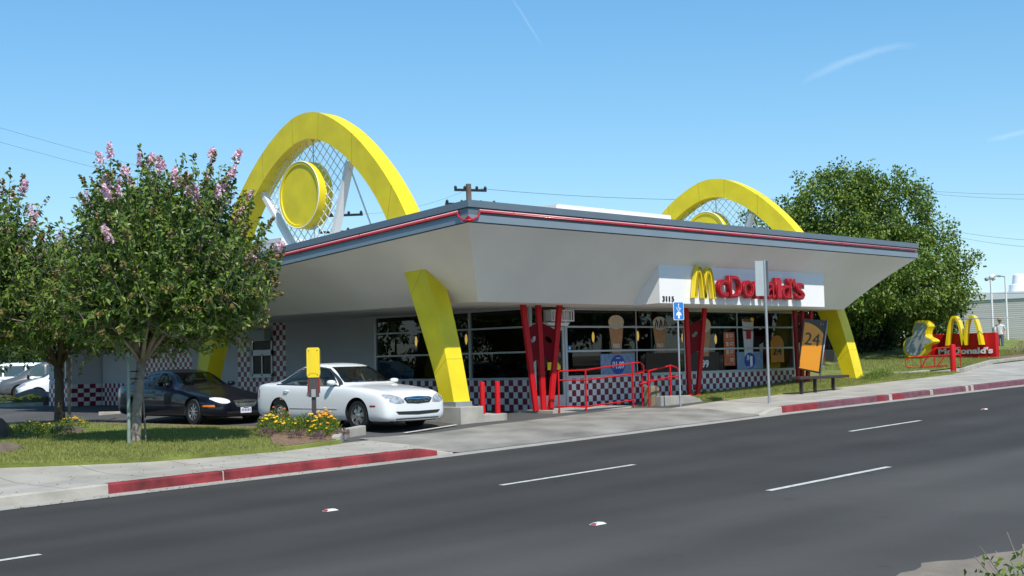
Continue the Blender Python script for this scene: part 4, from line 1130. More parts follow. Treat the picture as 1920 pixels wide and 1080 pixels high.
    for ax in axles:
        for s in (1, -1):
            r = S['r']; wh = MB()
            wh.lathe([(r * .66, .10), (r * .66, -.10), (r * .93, -.105), (r, -.075), (r, .075), (r * .93, .105), (r * .66, .10)], (0, 0, 0), 'y', 36, caps=False)
            tyre = wh.build('wheel', M['black'], t_, smooth=True, auto=50)
            tyre.location = (-ax, s * (S['track'] - .0), r)
            rm = MB(); R1 = r * .66; f = s
            rm.lathe([(R1 + .004, -f * .10), (R1 + .004, f * .106), (R1 - .018, f * .106), (R1 - .03, f * .03), (.02, f * .03)], (0, 0, 0), 'y', 36, mi=1)
            ns = S.get('spokes', 6)
            for k in range(ns):
                a = 2 * math.pi * k / ns + .2; ca, sa = math.cos(a), math.sin(a); ta, tb = -sa, ca
                w0, w1 = S.get('spw', (.05, .075))
                vs_ = []
                for rr, ww, dd in ((.03, w0, .085), (R1 * .5, w0 * .9, .092), (R1 - .012, w1, .075)):
                    for q in (-1, 1): vs_.append((ca * rr + ta * ww * q * .5, f * dd, sa * rr + tb * ww * q * .5))
                for rr, ww, dd in ((.03, w0, .05), (R1 * .5, w0 * .9, .05), (R1 - .012, w1, .04)):
                    for q in (-1, 1): vs_.append((ca * rr + ta * ww * q * .5, f * dd, sa * rr + tb * ww * q * .5))
                rm.add(vs_, [(0, 1, 3, 2), (2, 3, 5, 4), (0, 2, 8, 6), (2, 4, 10, 8), (1, 7, 9, 3), (3, 9, 11, 5)])
            rm.lathe([(.045, f * .06), (.045, f * .092), (.02, f * .098)], (0, 0, 0), 'y', 16)
            rmo = rm.build('rim', [M['rim'], mat('rim_dark', (.10, .10, .11), .4, metal=.6) if 'rd' not in M else M['rd']], tyre, smooth=True, auto=30)
    pl = S.get('plate')
    if pl:
        px_, pz = pl; mb = MB(); mb.box((-px_, -.155, pz - .078), (-px_ + .012, .155, pz + .078)); po = mb.build('number_plate', M['plate'], t_, bevel=.004)
        mb = MB()
        for k in range(6):
            y = -.115 + k * .046; mb.box((-px_ + .012, y - .013, pz - .035), (-px_ + .015, y + .010, pz + .028))
        mb.box((-px_ + .012, -.07, pz + .045), (-px_ + .015, .07, pz + .06)); mb.build('plate_marks', M['plate_blue'], po)
    if S.get('cabin'):
        # seats, dash, wheel
        sm = M['beige'] if S.get('beige') else M['dark_int']
        for x, y in ((2.35, .36), (2.35, -.36)):
            mb = MB(); mb.box((-x - .25, y - .24, .35), (-x + .27, y + .24, .52)); mb.prism([(-x - .22, .48), (-x - .05, .48), (-x - .28, 1.12), (-x - .40, 1.10)], lambda u, v, d: (u, d, v), y - .22, y + .22); mb.prism([(-x - .33, 1.15), (-x - .26, 1.15), (-x - .32, 1.32), (-x - .40, 1.32)], lambda u, v, d: (u, d, v), y - .12, y + .12)
            mb.build('seat', sm, t_, bevel=.03)
        mb = MB(); mb.box((-3.4, -.6, .35), (-3.0, .6, .52)); mb.prism([(-3.45, .5), (-3.3, .5), (-3.5, 1.06), (-3.62, 1.04)], lambda u, v, d: (u, d, v), -.6, .6); mb.build('seat', sm, t_, bevel=.03)
        mb = MB(); x = S['dash']; mb.prism([(-x - .02, .5), (-x + .10, .5), (-x + .10, S['dz'] - .12), (-x - .02, S['dz'] - .02), (-x - .16, S['dz'] - .05)], lambda u, v, d: (u, d, v), -.66, .66); mb.build('dashboard', M['beige'] if S.get('beige') else M['dark_int'], t_, bevel=.02)
        mb = MB(); c = Vector((-x - .22, .36, S['dz'] - .03)); 
        mb.tube([(c.x - .10 * math.sin(a), c.y + .18 * math.cos(a), c.z + .155 * math.sin(a)) for a in [2 * math.pi * i / 24 for i in range(25)]], .014, 6, cap=False); mb.build('steering_wheel', M['black'], t_, smooth=True)
    return t_
M['rd'] = mat('rim_dark', (.13, .13, .14), .4, metal=.6)
M['car_white'] = mat('white_car_paint', (.76, .78, .79), .35, coat=.8)
M['car_navy'] = mat('midnight_car_paint', (.003, .0035, .009), .35, spec=.25, coat=.7)
M['car_grey'] = mat('grey_car_paint', (.075, .08, .085), .35, coat=.8)
M['trim_dark'] = mat('dark_trim', (.02, .02, .022), .5)
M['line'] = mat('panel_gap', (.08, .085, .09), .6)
# x, zb, zbelt, w, ztop, wtop
white_keys = [(0.00, .30, .58, .62, .65, .50), (.05, .20, .63, .79, .725, .63), (.14, .175, .69, .865, .79, .69), (.34, .17, .76, .90, .86, .71), (.75, .17, .83, .905, .915, .71), (1.15, .175, .88, .91, .955, .68),
              (1.42, .18, .91, .91, .98, .64), (1.75, .18, .92, .91, 1.17, .60), (2.10, .18, .93, .91, 1.37, .575), (2.40, .18, .94, .91, 1.445, .57), (2.75, .18, .95, .91, 1.465, .565), (3.10, .18, .96, .91, 1.445, .56), (3.50, .18, .97, .905, 1.345, .555),
              (3.85, .19, .98, .90, 1.19, .57), (4.12, .20, .98, .885, 1.075, .62), (4.40, .23, .975, .865, 1.05, .66), (4.62, .27, .94, .82, 1.02, .64), (4.70, .32, .88, .74, .93, .56), (4.74, .42, .80, .60, .82, .45)]
white_spec = dict(L=4.74, paint=M['car_white'], keys=white_keys, axles=(.97, 3.70), r=.325, track=.775, cabin=(1.55, 4.0, .30), beige=True, dash=1.58, dz=.98,
    side_windows=[[(1.72, .97), (2.66, .985), (2.66, 1.36), (2.38, 1.37), (2.15, 1.29)], [(2.74, .985), (3.72, 1.0), (3.80, 1.04), (3.55, 1.21), (3.25, 1.32), (2.98, 1.365), (2.74, 1.37)]],
    windshield=[(1.30, 2.3, [(-.66, 1.03), (.66, 1.03), (.53, 1.375), (-.53, 1.375)]), (3.3, 4.3, [(-.60, 1.09), (.60, 1.09), (.50, 1.32), (-.50, 1.32)])],
    side_patches=[('side_pane', M['glass_dark'], [(1.70, .965), (2.2, .975), (2.66, .98)], [(1.90, 1.13), (2.22, 1.32), (2.66, 1.385)]), ('side_pane', M['glass_dark'], [(2.74, .98), (3.3, .99), (3.83, 1.03)], [(2.74, 1.385), (3.25, 1.345), (3.72, 1.13)]),
                  ('door_moulding', M['white_paint'], [(1.62, .46), (2.7, .465)], [(1.62, .50), (2.7, .505)]), ('door_moulding', M['white_paint'], [(2.76, .465), (3.30, .47)], [(2.76, .505), (3.27, .51)]),
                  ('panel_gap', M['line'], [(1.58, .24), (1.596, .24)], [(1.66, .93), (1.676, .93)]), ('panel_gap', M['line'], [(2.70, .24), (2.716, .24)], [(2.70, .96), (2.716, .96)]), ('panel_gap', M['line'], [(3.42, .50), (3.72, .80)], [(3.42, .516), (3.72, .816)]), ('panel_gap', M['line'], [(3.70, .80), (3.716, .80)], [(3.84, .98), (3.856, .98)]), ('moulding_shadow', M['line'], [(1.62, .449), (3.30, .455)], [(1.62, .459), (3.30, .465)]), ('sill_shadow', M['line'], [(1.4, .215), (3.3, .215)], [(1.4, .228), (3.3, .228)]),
                  ('window_trim', M['trim_dark'], [(1.60, .945), (2.6, .962), (3.86, .99)], [(1.63, .965), (2.6, .98), (3.86, 1.012)]),
                  ('window_trim', M['trim_dark'], [(1.66, .96), (1.95, 1.15), (2.25, 1.315), (2.7, 1.375), (3.2, 1.34), (3.6, 1.21), (3.84, 1.06)], [(1.60, .985), (1.90, 1.175), (2.22, 1.34), (2.7, 1.398), (3.22, 1.362), (3.64, 1.225), (3.88, 1.06)])],
    blobs=[('headlight', M['lens'], (.60, .655), [(.40, .59), (.50, .575), (.62, .57), (.74, .60), (.80, .66), (.825, .74), (.80, .775), (.70, .77), (.58, .74), (.47, .70), (.41, .65)], 'x'),
           ('side_marker', M['lamp_red'], (.44, .53), [(.36, .515), (.52, .515), (.55, .53), (.52, .548), (.36, .545)], 'y'), ('tail_light', M['lamp_red'], (4.62, .80), [(4.50, .70), (4.72, .70), (4.73, .90), (4.55, .92), (4.48, .86)], 'y')],
    end_patches=[('windshield', M['glass_dark'], [(-.68, 1.00), (0, .985), (.68, 1.00)], [(-.535, 1.385), (0, 1.40), (.535, 1.385)], 1), ('rear_pane', M['glass_dark'], [(-.62, 1.08), (.62, 1.08)], [(-.51, 1.335), (.51, 1.335)], -1),
                 ('grille', M['trim_dark'], [(-.32, .575), (0, .555), (.32, .575)], [(-.41, .665), (-.34, .70), (0, .715), (.34, .70), (.41, .665)], 1), ('lower_grille', M['trim_dark'], [(-.56, .345), (0, .325), (.56, .345)], [(-.64, .41), (0, .40), (.64, .41)], 1),
                 ('chrome_bar', M['chrome'], [(-.34, .635), (0, .62), (.34, .635)], [(-.34, .648), (0, .633), (.34, .648)], 1), ('chrome_bar', M['chrome'], [(-.33, .665), (0, .652), (.33, .665)], [(-.33, .676), (0, .664), (.33, .676)], 1), ('chrome_bar', M['chrome'], [(-.31, .605), (0, .592), (.31, .605)], [(-.31, .616), (0, .603), (.31, .616)], 1),
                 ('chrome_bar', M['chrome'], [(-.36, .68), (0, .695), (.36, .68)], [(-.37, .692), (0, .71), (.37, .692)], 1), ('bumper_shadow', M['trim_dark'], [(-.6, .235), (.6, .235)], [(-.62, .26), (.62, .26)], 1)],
    mirror=(1.78, 1.03), handles=[(2.55, .83), (3.42, .85)], plate=(.035, .455), spokes=6, spw=(.085, .135))
wc = make_car('parked_car', (-5.80, -2.20, -.115), R(-90 + 1.5), white_spec, 'white four door saloon with its driver, nosing out of the drive-through towards the street', 'cars at the drive-through', cat='car')
white_car = wc
mb = MB(); mb.lathe([(.045, 0), (.045, .012), (.02, .016)], (0, 0, 0), 'x', 16)
em = mb.build('emblem', M['chrome'], wc, smooth=True); em.location = (-.035, 0, .643); em.scale = (1, 1.2, .7)
# midnight blue saloon behind it
navy_keys = [(0.00, .30, .50, .48, .56, .40), (.05, .22, .53, .66, .60, .56), (.18, .19, .56, .80, .665, .68), (.45, .18, .62, .89, .745, .74), (.90, .18, .70, .93, .82, .74), (1.35, .18, .80, .94, .885, .72),
             (1.70, .18, .86, .94, .945, .68), (2.05, .18, .89, .945, 1.14, .63), (2.40, .18, .91, .945, 1.31, .59), (2.75, .18, .92, .945, 1.385, .575), (3.10, .18, .93, .94, 1.40, .57), (3.50, .18, .94, .94, 1.37, .57), (3.95, .18, .95, .93, 1.26, .58),
             (4.35, .19, .96, .91, 1.10, .62), (4.60, .20, .965, .89, 1.035, .66), (4.80, .24, .94, .84, .99, .64), (4.93, .30, .88, .76, .91, .58), (4.99, .42, .78, .60, .80, .46)]
navy_spec = dict(L=4.99, paint=M['car_navy'], keys=navy_keys, axles=(.98, 3.85), r=.325, track=.80, cabin=(1.9, 4.3, .30), beige=False, dash=1.85, dz=.95,
    side_windows=[[(2.05, .95), (2.92, .96), (2.92, 1.30), (2.72, 1.30), (2.45, 1.21)], [(3.0, .96), (4.05, .985), (3.95, 1.10), (3.6, 1.23), (3.3, 1.29), (3.0, 1.30)]],
    windshield=[(1.55, 2.75, [(-.70, .985), (.70, .985), (.54, 1.30), (-.54, 1.30)]), (3.6, 4.7, [(-.62, 1.06), (.62, 1.06), (.50, 1.25), (-.50, 1.25)])],
    side_patches=[('side_pane', M['glass_dark'], [(2.02, .945), (2.5, .95), (2.92, .955)], [(2.15, 1.07), (2.50, 1.25), (2.92, 1.32)]), ('side_pane', M['glass_dark'], [(3.0, .955), (3.5, .965), (4.10, .985)], [(3.0, 1.32), (3.5, 1.275), (3.98, 1.11)]),
                  ('panel_gap', M['line'], [(2.96, .24), (2.974, .24)], [(2.96, .93), (2.974, .93)]), ('door_moulding', mat('navy_trim', (.02, .022, .04), .3, coat=.6), [(1.45, .47), (3.35, .48)], [(1.45, .50), (3.35, .51)])],
    blobs=[('headlight', mat('bright_lens', (.80, .80, .78), .1, coat=1.0), (.60, .60), [(.44, .56), (.52, .53), (.64, .53), (.74, .57), (.80, .64), (.78, .67), (.70, .68), (.58, .67), (.48, .64), (.43, .60)], 'x'),
           ('turn_signal', M['amber'], (.34, .47), [(.16, .45), (.50, .455), (.56, .475), (.50, .50), (.18, .50)], 'y')],
    end_patches=[('windshield', M['glass_dark'], [(-.72, .975), (0, .96), (.72, .975)], [(-.545, 1.31), (0, 1.325), (.545, 1.31)], 1), ('rear_pane', M['glass_dark'], [(-.64, 1.05), (.64, 1.05)], [(-.51, 1.265), (.51, 1.265)], -1),
                 ('grille_surround', M['chrome'], [(-.26, .44), (0, .425), (.26, .44)], [(-.34, .59), (0, .61), (.34, .59)], 1), ('lower_grille', M['trim_dark'], [(-.5, .27), (.5, .27)], [(-.55, .33), (.55, .33)], 1)],
    mirror=(2.08, 1.0), handles=[(2.82, .83), (3.75, .85)], handle_mat=M['car_navy'], plate=(.0, .36), spokes=9, spw=(.035, .055))
nc = make_car('parked_car', (-5.80, 4.28, -.11), R(-90), navy_spec, 'black saloon with chrome grille waiting behind the white car', 'cars at the drive-through')
mb = MB()
for k in range(5):
    z = .455 + k * .028; mb.tube([(.018, -.26, z), (.035, 0, z), (.018, .26, z)], .007, 6)
g_ = mb.build('grille', M['trim_dark'], nc, smooth=True)
# ---------------------------------------------------------------- railings
def rail(name, pts_list, r, label, posts=(), cat='railing'):
    t_ = thing(name, (0, 0, 0), 0, label, cat)
    for pts in pts_list:
        mb = MB(); mb.tube(pts, r, 8); mb.build('rail', M['red'], t_, smooth=True, auto=60)
    for (x, y, z0, z1) in posts:
        mb = MB(); mb.tube([(x, y, z0), (x, y, z1)], r * 1.15, 8); mb.build('post', M['red'], t_, smooth=True, auto=60)
    return t_
rail('ramp_railing', [[(-.55, -1.45, 1.02), (.40, -1.5, 1.03), (2.26, -1.5, 1.17), (2.58, -1.5, 1.18), (2.70, -1.5, 1.10), (2.72, -1.5, .92), (2.26, -1.5, .88), (.40, -1.5, .78), (-.55, -1.45, .80)],
                      [(-.62, -1.45, .16), (.36, -1.5, .11), (2.24, -1.5, .20)]], .020, 'long red ramp railing in front of the entrance and checkered base', [(-.55, -1.45, -.02, 1.02), (.40, -1.5, -.05, 1.03), (2.26, -1.5, .0, 1.17)])
rail('step_railing', [[(2.52, -1.8, .95), (3.5, -1.8, 1.08), (3.74, -1.8, 1.02), (3.88, -1.8, .86), (3.86, -1.8, .78), (3.5, -1.8, .78), (2.58, -1.8, .68)]], .022, 'short red step railing with a hooked end beside the blue sign', [(2.54, -1.8, -.0, .95), (3.46, -1.8, .05, 1.08)])
rail('step_railing', [[(2.72, -1.25, .92), (3.15, -1.2, .97), (3.38, -1.2, .92), (3.42, -1.2, .74), (3.36, -1.2, .64), (2.8, -1.25, .60)]], .024, 'small inner red railing behind the step railing', [(2.98, -1.22, 0, .95)])
# ramp slab and low walls
mb = MB(); mb.prism([(-.75, -1.42), (2.35, -1.42), (2.35, -.08), (-.75, -.08)], lambda u, v, d: (u, v, d), -.05, .055); tag(mb.build('entrance_slab', M['concrete'], fix=True), kind='structure')
mb = MB(); mb.prism([(2.85, .02), (4.55, .02), (4.72, .06), (4.50, .17), (4.1, .27), (2.85, .29)], lambda u, v, d: (u, d, v), -1.95, -1.75)
tag(mb.build('low_wall', M['concrete_old'], None, bevel=.015), 'low tapering concrete wall at the right of the step railing', 'low wall')
mb = MB(); mb.box((2.95, -1.55, 0), (3.30, -1.3, .56)); tag(mb.build('block', mat('tan_block', (.25, .20, .13), .9, noise=(5, .3)), None, bevel=.015), 'tan concrete block standing behind the low wall', 'block')
# ---------------------------------------------------------------- signs on poles
t_ = thing('access_sign', (2.66, -2.72, .0), 0, 'blue accessible parking sign with white arrow on a slim steel pole', 'sign')
mb = MB(); mb.tube([(0, 0, -.1), (0, 0, 2.68)], .024, 8); mb.build('pole', M['steel'], t_, smooth=True, auto=60)
def rrect(x0, x1, z0, z1, r=.03):
    o = []
    for cx, cz, a0 in ((x1 - r, z1 - r, 0), (x0 + r, z1 - r, 90), (x0 + r, z0 + r, 180), (x1 - r, z0 + r, 270)):
        for k in range(4): a = R(a0 + 30 * k); o.append((cx + r * math.cos(a), cz + r * math.sin(a)))
    return o
def facing(px, py):  # rotate panel to face the street and slightly the camera
    return lambda u, v, d: (u * .96 + d * .0, u * -.28 - .03 - d, v)
ff = facing(0, 0)
mb = MB(); mb.prism(rrect(-.165, .165, 2.25, 2.72), ff, 0, .004); p1 = mb.build('sign_border', M['white_paint'], t_)
mb = MB(); mb.prism(rrect(-.15, .15, 2.265, 2.705), ff, .0045, .007); p1 = mb.build('sign_panel', M['blue_sign'], t_)
mb = MB(); mb.prism(ell(.0, 2.655, .018, .018, 10), ff, .008, .010); mb.prism([(-.02, 2.63), (.0, 2.635), (.02, 2.56), (.07, 2.56), (.075, 2.545), (.0, 2.545)], ff, .008, .010)
ring_o = [(-.005 + .062 * math.cos(a), 2.555 + .062 * math.sin(a)) for a in [R(150 + 12 * k) for k in range(17)]]; ring_i = [(-.005 + .047 * math.cos(a), 2.555 + .047 * math.sin(a)) for a in [R(150 + 12 * k) for k in range(17)]]
mb.band(ring_o, ring_i, ff, .008, .010); mb.build('wheelchair_symbol', M['white_paint'], p1)
mb = MB(); mb.prism([(-.03, 2.29), (.03, 2.29), (.03, 2.37), (.09, 2.37), (.06, 2.44), (.0, 2.48), (-.06, 2.44), (-.09, 2.37), (-.03, 2.37)], ff, .008, .010); mb.build('arrow', M['white_paint'], p1)
t_ = thing('bus_stop_sign', (4.03, -4.5, .05), 0, 'grey pole on the sidewalk carrying a blank rectangular sign plate', 'sign')
mb = MB(); mb.tube([(0, 0, -.1), (-.01, 0, 3.68)], .035, 10); mb.build('pole', M['steel'], t_, smooth=True, auto=60)
mb = MB(); mb.prism(rrect(-.225, .0, 2.76, 3.66, .02), lambda u, v, d: (u * .66 - .03, -u * .75 + d, v), 0, .012); mb.build('sign_panel', mat('sign_back', (.46, .50, .50), .45, metal=.35, noise=(2, .1)), t_)
mb = MB(); mb.prism(rrect(-.0, .20, 2.76, 3.66, .02), lambda u, v, d: (u * .55 - .02, -u * .80 + d, v), 0, .012)
mb2 = MB(); mb2.prism(rrect(-.19, .19, 2.76, 3.66, .02), lambda u, v, d: (.05 + d, u, v), 0, .010); mb2.build('sign_panel', mat('sign_edge', (.22, .26, .30), .5, metal=.4), t_).scale = (1, .35, 1)
# ---------------------------------------------------------------- bench
t_ = thing('bench', (8.6, -3.2, .17), 0, 'dark backless bench of a thick plank on three posts beside the sidewalk', 'bench')
mb = MB(); mb.box((-1.32, -.18, .42), (1.33, .18, .50)); mb.build('seat', mat('bench_plank', (.045, .028, .028), .6, noise=(6, .2)), t_, bevel=.02)
for x in (-1.0, -.28, .70):
    mb = MB(); mb.box((x - .03, -.045, -.1), (x + .03, .045, .42)); mb.build('leg', mat('bench_leg', (.03, .022, .022), .6), t_, bevel=.006)
# ---------------------------------------------------------------- amber 24 banner
t_ = thing('banner', (11.0, -1.35, .45), 0, 'leaning black framed amber banner reading 24 in front of the far red column', 'banner')
P4 = [(10.79, 2.40), (12.13, 2.34), (11.62, .68), (10.40, .85)]
def q4(u, v):  # u 0..1 left-right, v 0..1 bottom-top
    bl, br, tr, tl = P4[3], P4[2], P4[1], P4[0]
    x = (bl[0] * (1 - u) + br[0] * u) * (1 - v) + (tl[0] * (1 - u) + tr[0] * u) * v; z = (bl[1] * (1 - u) + br[1] * u) * (1 - v) + (tl[1] * (1 - u) + tr[1] * u) * v
    return x, z
def Fb(u, v, d): x, z = q4(u, v); return (x - 11.0, d, z - .45)
mb = MB(); mb.prism([(0, 0), (1, 0), (1, 1), (0, 1)], Fb, 0, .02); b_ = mb.build('banner_sheet', M['banner_black'], t_)
cur = [(.03, .025), (.93, .03), (.93, .74)] + [(.93 - .86 * s, .74 + .19 * math.sin(math.pi / 2 * s) ** .8) for s in [k / 12 for k in range(1, 13)]]
mb = MB(); mb.prism(cur[:-1] + [(.07, .93)], Fb, -.006, -.001); mb.build('amber_print', M['orange_panel'], b_)
tm = text_mesh('24', .5, .004, 'number', M['banner_black'], b_, Matrix.Identity(4), width=1.0)
ymx = max(v.co.y for v in tm.data.vertices); ymn = min(v.co.y for v in tm.data.vertices)
for v in tm.data.vertices:
    u = .14 + .66 * v.co.x; vv = .50 + .235 * (v.co.y - ymn) / (ymx - ymn); x, z = q4(u, vv); v.co = Vector((x - 11.0, -.012 - v.co.z * .5, z - .45))
tm = text_mesh('3.1', .5, .004, 'small_mark', M['orange_panel'], b_, Matrix.Identity(4), width=1.0)
ymx = max(v.co.y for v in tm.data.vertices); ymn = min(v.co.y for v in tm.data.vertices)
for v in tm.data.vertices:
    u = .72 + .15 * v.co.x; vv = .90 + .04 * (v.co.y - ymn) / (ymx - ymn); x, z = q4(u, vv); v.co = Vector((x - 11.0, -.012 - v.co.z * .5, z - .45))
mb = MB(); mb.tube([Fb(1.03, -.04, .0), Fb(1.03, 1.03, .0)], .028, 8); mb.tube([Fb(1.03, -.04, .0), (11.72 - 11.0, .0, -.05)], .028, 8); mb.build('frame_pole', M['steel'], t_, smooth=True)
# ---------------------------------------------------------------- drive-through post in the flower bed
t_ = thing('headset_post', (-7.92, -1.36, -.05), R(0), 'yellow headed drive-through post with red and grey box rising from the flower bed', 'drive-through post')
yr = Matrix.Rotation(R(-42), 3, 'Z')
def pb(a, b, nm, m_, bev=.01):
    mb = MB(); mb.box(a, b); mb.v = [tuple(yr @ Vector(v)) for v in mb.v]; return mb.build(nm, m_, t_, bevel=bev)
pb((-.045, -.05, -.1), (.045, .05, .80), 'post', mat('post_grey', (.05, .045, .048), .5))
pb((-.105, -.075, .70), (.105, .075, 1.16), 'box', mat('box_grey', (.065, .058, .06), .5))
pb((-.125, -.06, .78), (-.107, .06, 1.10), 'red_side', M['red'], .006); pb((.107, -.06, .78), (.128, .06, 1.10), 'red_side', M['red'], .006)
pb((-.045, -.092, .70), (.045, -.078, .86), 'metal_plate', M['steel'], .004)
mb = MB(); mb.prism([(-.135, 1.16), (-.11, 1.10), (.11, 1.10), (.135, 1.16), (.135, 1.68), (.11, 1.72), (-.11, 1.72), (-.135, 1.68)], lambda u, v, d: tuple(yr @ Vector((u, d, v))), -.09, .09)
hd = mb.build('head', M['yellow_glossy'], t_, bevel=.012)
mb = MB(); 
for u, v in ((-.085, 1.16), (.085, 1.16), (-.085, 1.66), (.085, 1.66)): mb.prism(ell(u, v, .011, .011, 8), lambda u, v, d: tuple(yr @ Vector((u, d, v))), -.096, -.09)
mb.build('screw', M['black'], hd)
mb = MB(); mb.prism([(-.07, 1.19), (.07, 1.19), (.07, 1.64), (-.07, 1.64)], lambda u, v, d: tuple(yr @ Vector((u, d, v))), -.098, -.091); mb.build('raised_panel', M['yellow_glossy'], hd)

# ---------------------------------------------------------------- red roadside sign
SX = 29.0
t_ = thing('roadside_sign', (SX, 2.3, .8), 0, 'low red roadside sign with a yellow double arch and white lettering on the grass bank', 'sign')
mb = MB(); mb.box((0, -1.48, .05), (.30, 1.45, 1.22)); mb.build('sign_body', M['red'], t_, bevel=.01)
mb = MB()
def parch(cy, hw, zb, ht, tk, n=16):
    o = [(cy + hw - 2 * hw * i / (2 * n), zb + ht * (1 - abs(1 - i / n) ** 2.4)) for i in range(2 * n + 1)]
    hi = hw - tk; h2 = ht - tk * .8
    q = [(cy + hi - 2 * hi * i / (2 * n), zb + h2 * (1 - abs(1 - i / n) ** 2.4)) for i in range(2 * n + 1)]
    return o, q
for cy in (.17, -.60):
    o, q = parch(cy, .43, .72, 1.26, .13); mb.band(o, q, lambda u, v, d: (d, u, v), -.34, -.02)
mb.build('double_arch', M['yellow_glossy'], t_)
tx = text_mesh("McDonald's", .34, .012, 'lettering', M['white_paint'], t_, Matrix.Translation((-.02, 1.08, .36)) @ Matrix.Rotation(R(-90), 4, 'Z') @ Matrix.Rotation(R(90), 4, 'X'), bold=.012, width=2.43)
# the shaped cabinet beside it (plain, its figure is left out)
t_ = thing('shaped_cabinet_sign', (27.6, 3.3, .75), R(0), 'yellow edged cabinet sign with a plain grey face left of the red roadside sign', 'sign')
pol = [(.95, .42), (1.02, .85), (.86, 1.12), (.62, 1.18), (.52, 1.28), (.55, 1.45), (.44, 1.66), (.38, 1.86), (.05, 1.90), (-.22, 1.66), (-.10, 1.46), (-.02, 1.18), (-.32, 1.06), (-.42, .94), (-.22, .84), (.02, .80), (.0, .50), (.25, .30), (.62, .26)]
for _ in range(2): pol = [q for i_ in range(len(pol)) for q in ((pol[i_][0] * .75 + pol[(i_ + 1) % len(pol)][0] * .25, pol[i_][1] * .75 + pol[(i_ + 1) % len(pol)][1] * .25), (pol[i_][0] * .25 + pol[(i_ + 1) % len(pol)][0] * .75, pol[i_][1] * .25 + pol[(i_ + 1) % len(pol)][1] * .75))]
cy_ = sum(p_[0] for p_ in pol) / len(pol); cz_ = sum(p_[1] for p_ in pol) / len(pol)
mb = MB(); mb.prism([(p_[0], p_[1]) for p_ in pol], lambda u, v, d: (d, u, v), 0, .62); mb.build('cabinet', M['yellow_glossy'], t_)
mb = MB(); mb.prism([(p_[0] + (cy_ - p_[0]) * .13, p_[1] + (cz_ - p_[1]) * .13) for p_ in pol], lambda u, v, d: (d, u, v), -.012, -.002); mb.build('face_panel', mat('grey_face', (.33, .36, .38), .5, noise=(2.5, .3)), t_)
mb = MB(); mb.beam((.2, .5, -.1), (.2, .5, .3), .1, .1); mb.beam((.2, .0, -.1), (.2, .0, .3), .1, .1); mb.build('leg', M['red'], t_)
# red tubular rack on the grass
t_ = thing('bicycle_rack', (21.2, -.62, .62), 0, 'red tubular bicycle rack on the grass in front of the yellow edged cabinet sign', 'bicycle rack'); t_.scale = (.66, .66, 1)
zr = .0
rk = [[(1.0, 1.25, .42), (-.15, 1.55, .42)], ]
def tub(pts, r=.03): mb = MB(); mb.tube(pts, r, 8); mb.build('tube', M['red'], t_, smooth=True, auto=60)
tub([(-.6, 1.55, .46), (-.2, .3, .50), (.5, -.9, .52)]); tub([(-.6, 1.55, .46), (-.72, 1.78, .40), (-.74, 1.80, .22), (-.68, 1.70, .10), (-.45, 1.2, .08), (-.2, .3, .12), (.1, -.3, .14)])
for (x, y) in ((-.42, 1.0), (-.2, .3), (.35, -.55)): tub([(x, y, -.1), (x, y, .52)])
tub([(-.42, 1.0, .08), (-.3, .55, .62), (-.15, .2, .78), (.2, -.3, .80), (.5, -.9, .78)]); tub([(-.15, .2, .1), (.1, -.25, .55)]); tub([(.5, -.9, -.1), (.5, -.9, .8)])

# ---------------------------------------------------------------- plants
def leaf_quads(mb, c, d, L_, W_, droop=.2):
    """a small leaf as two quads folded along its rib"""
    d = d.normalized(); s = d.cross(Vector((0, 0, 1)))
    if s.length < .1: s = Vector((1, 0, 0))
    s.normalize(); ang = random.uniform(0, math.pi * 2); n = d.cross(s)
    s = (s * math.cos(ang) + n * math.sin(ang))
    n = d.cross(s)
    a = c; b = c + d * L_ * .5 + n * L_ * .06; e = c + d * L_ - Vector((0, 0, L_ * droop))
    o = len(mb.v); mb.v += [tuple(a), tuple(b + s * W_ / 2), tuple(e), tuple(b - s * W_ / 2)]
    mb.f.append((o, o + 1, o + 2, o + 3)); mb.m.append(0)
def rnd_dir(): 
    z = random.uniform(-1, 1); a = random.uniform(0, 2 * math.pi); r = math.sqrt(1 - z * z); return Vector((r * math.cos(a), r * math.sin(a), z))
def blossom_blob(mb, c, up, h, r, n):
    for _ in range(n):
        s = random.random(); rr = r * (1 - .55 * s) * random.uniform(.4, 1)
        p = c + up * h * s + rnd_dir() * rr; d = rnd_dir(); q = random.uniform(.018, .034)
        a = d.cross(Vector((0, 0, 1))); a = a.normalized() if a.length > .1 else Vector((1, 0, 0)); b = d.cross(a)
        o = len(mb.v); mb.v += [tuple(p - a * q), tuple(p - b * q), tuple(p + a * q), tuple(p + b * q)]; mb.f.append((o, o + 1, o + 2, o + 3)); mb.m.append(0)
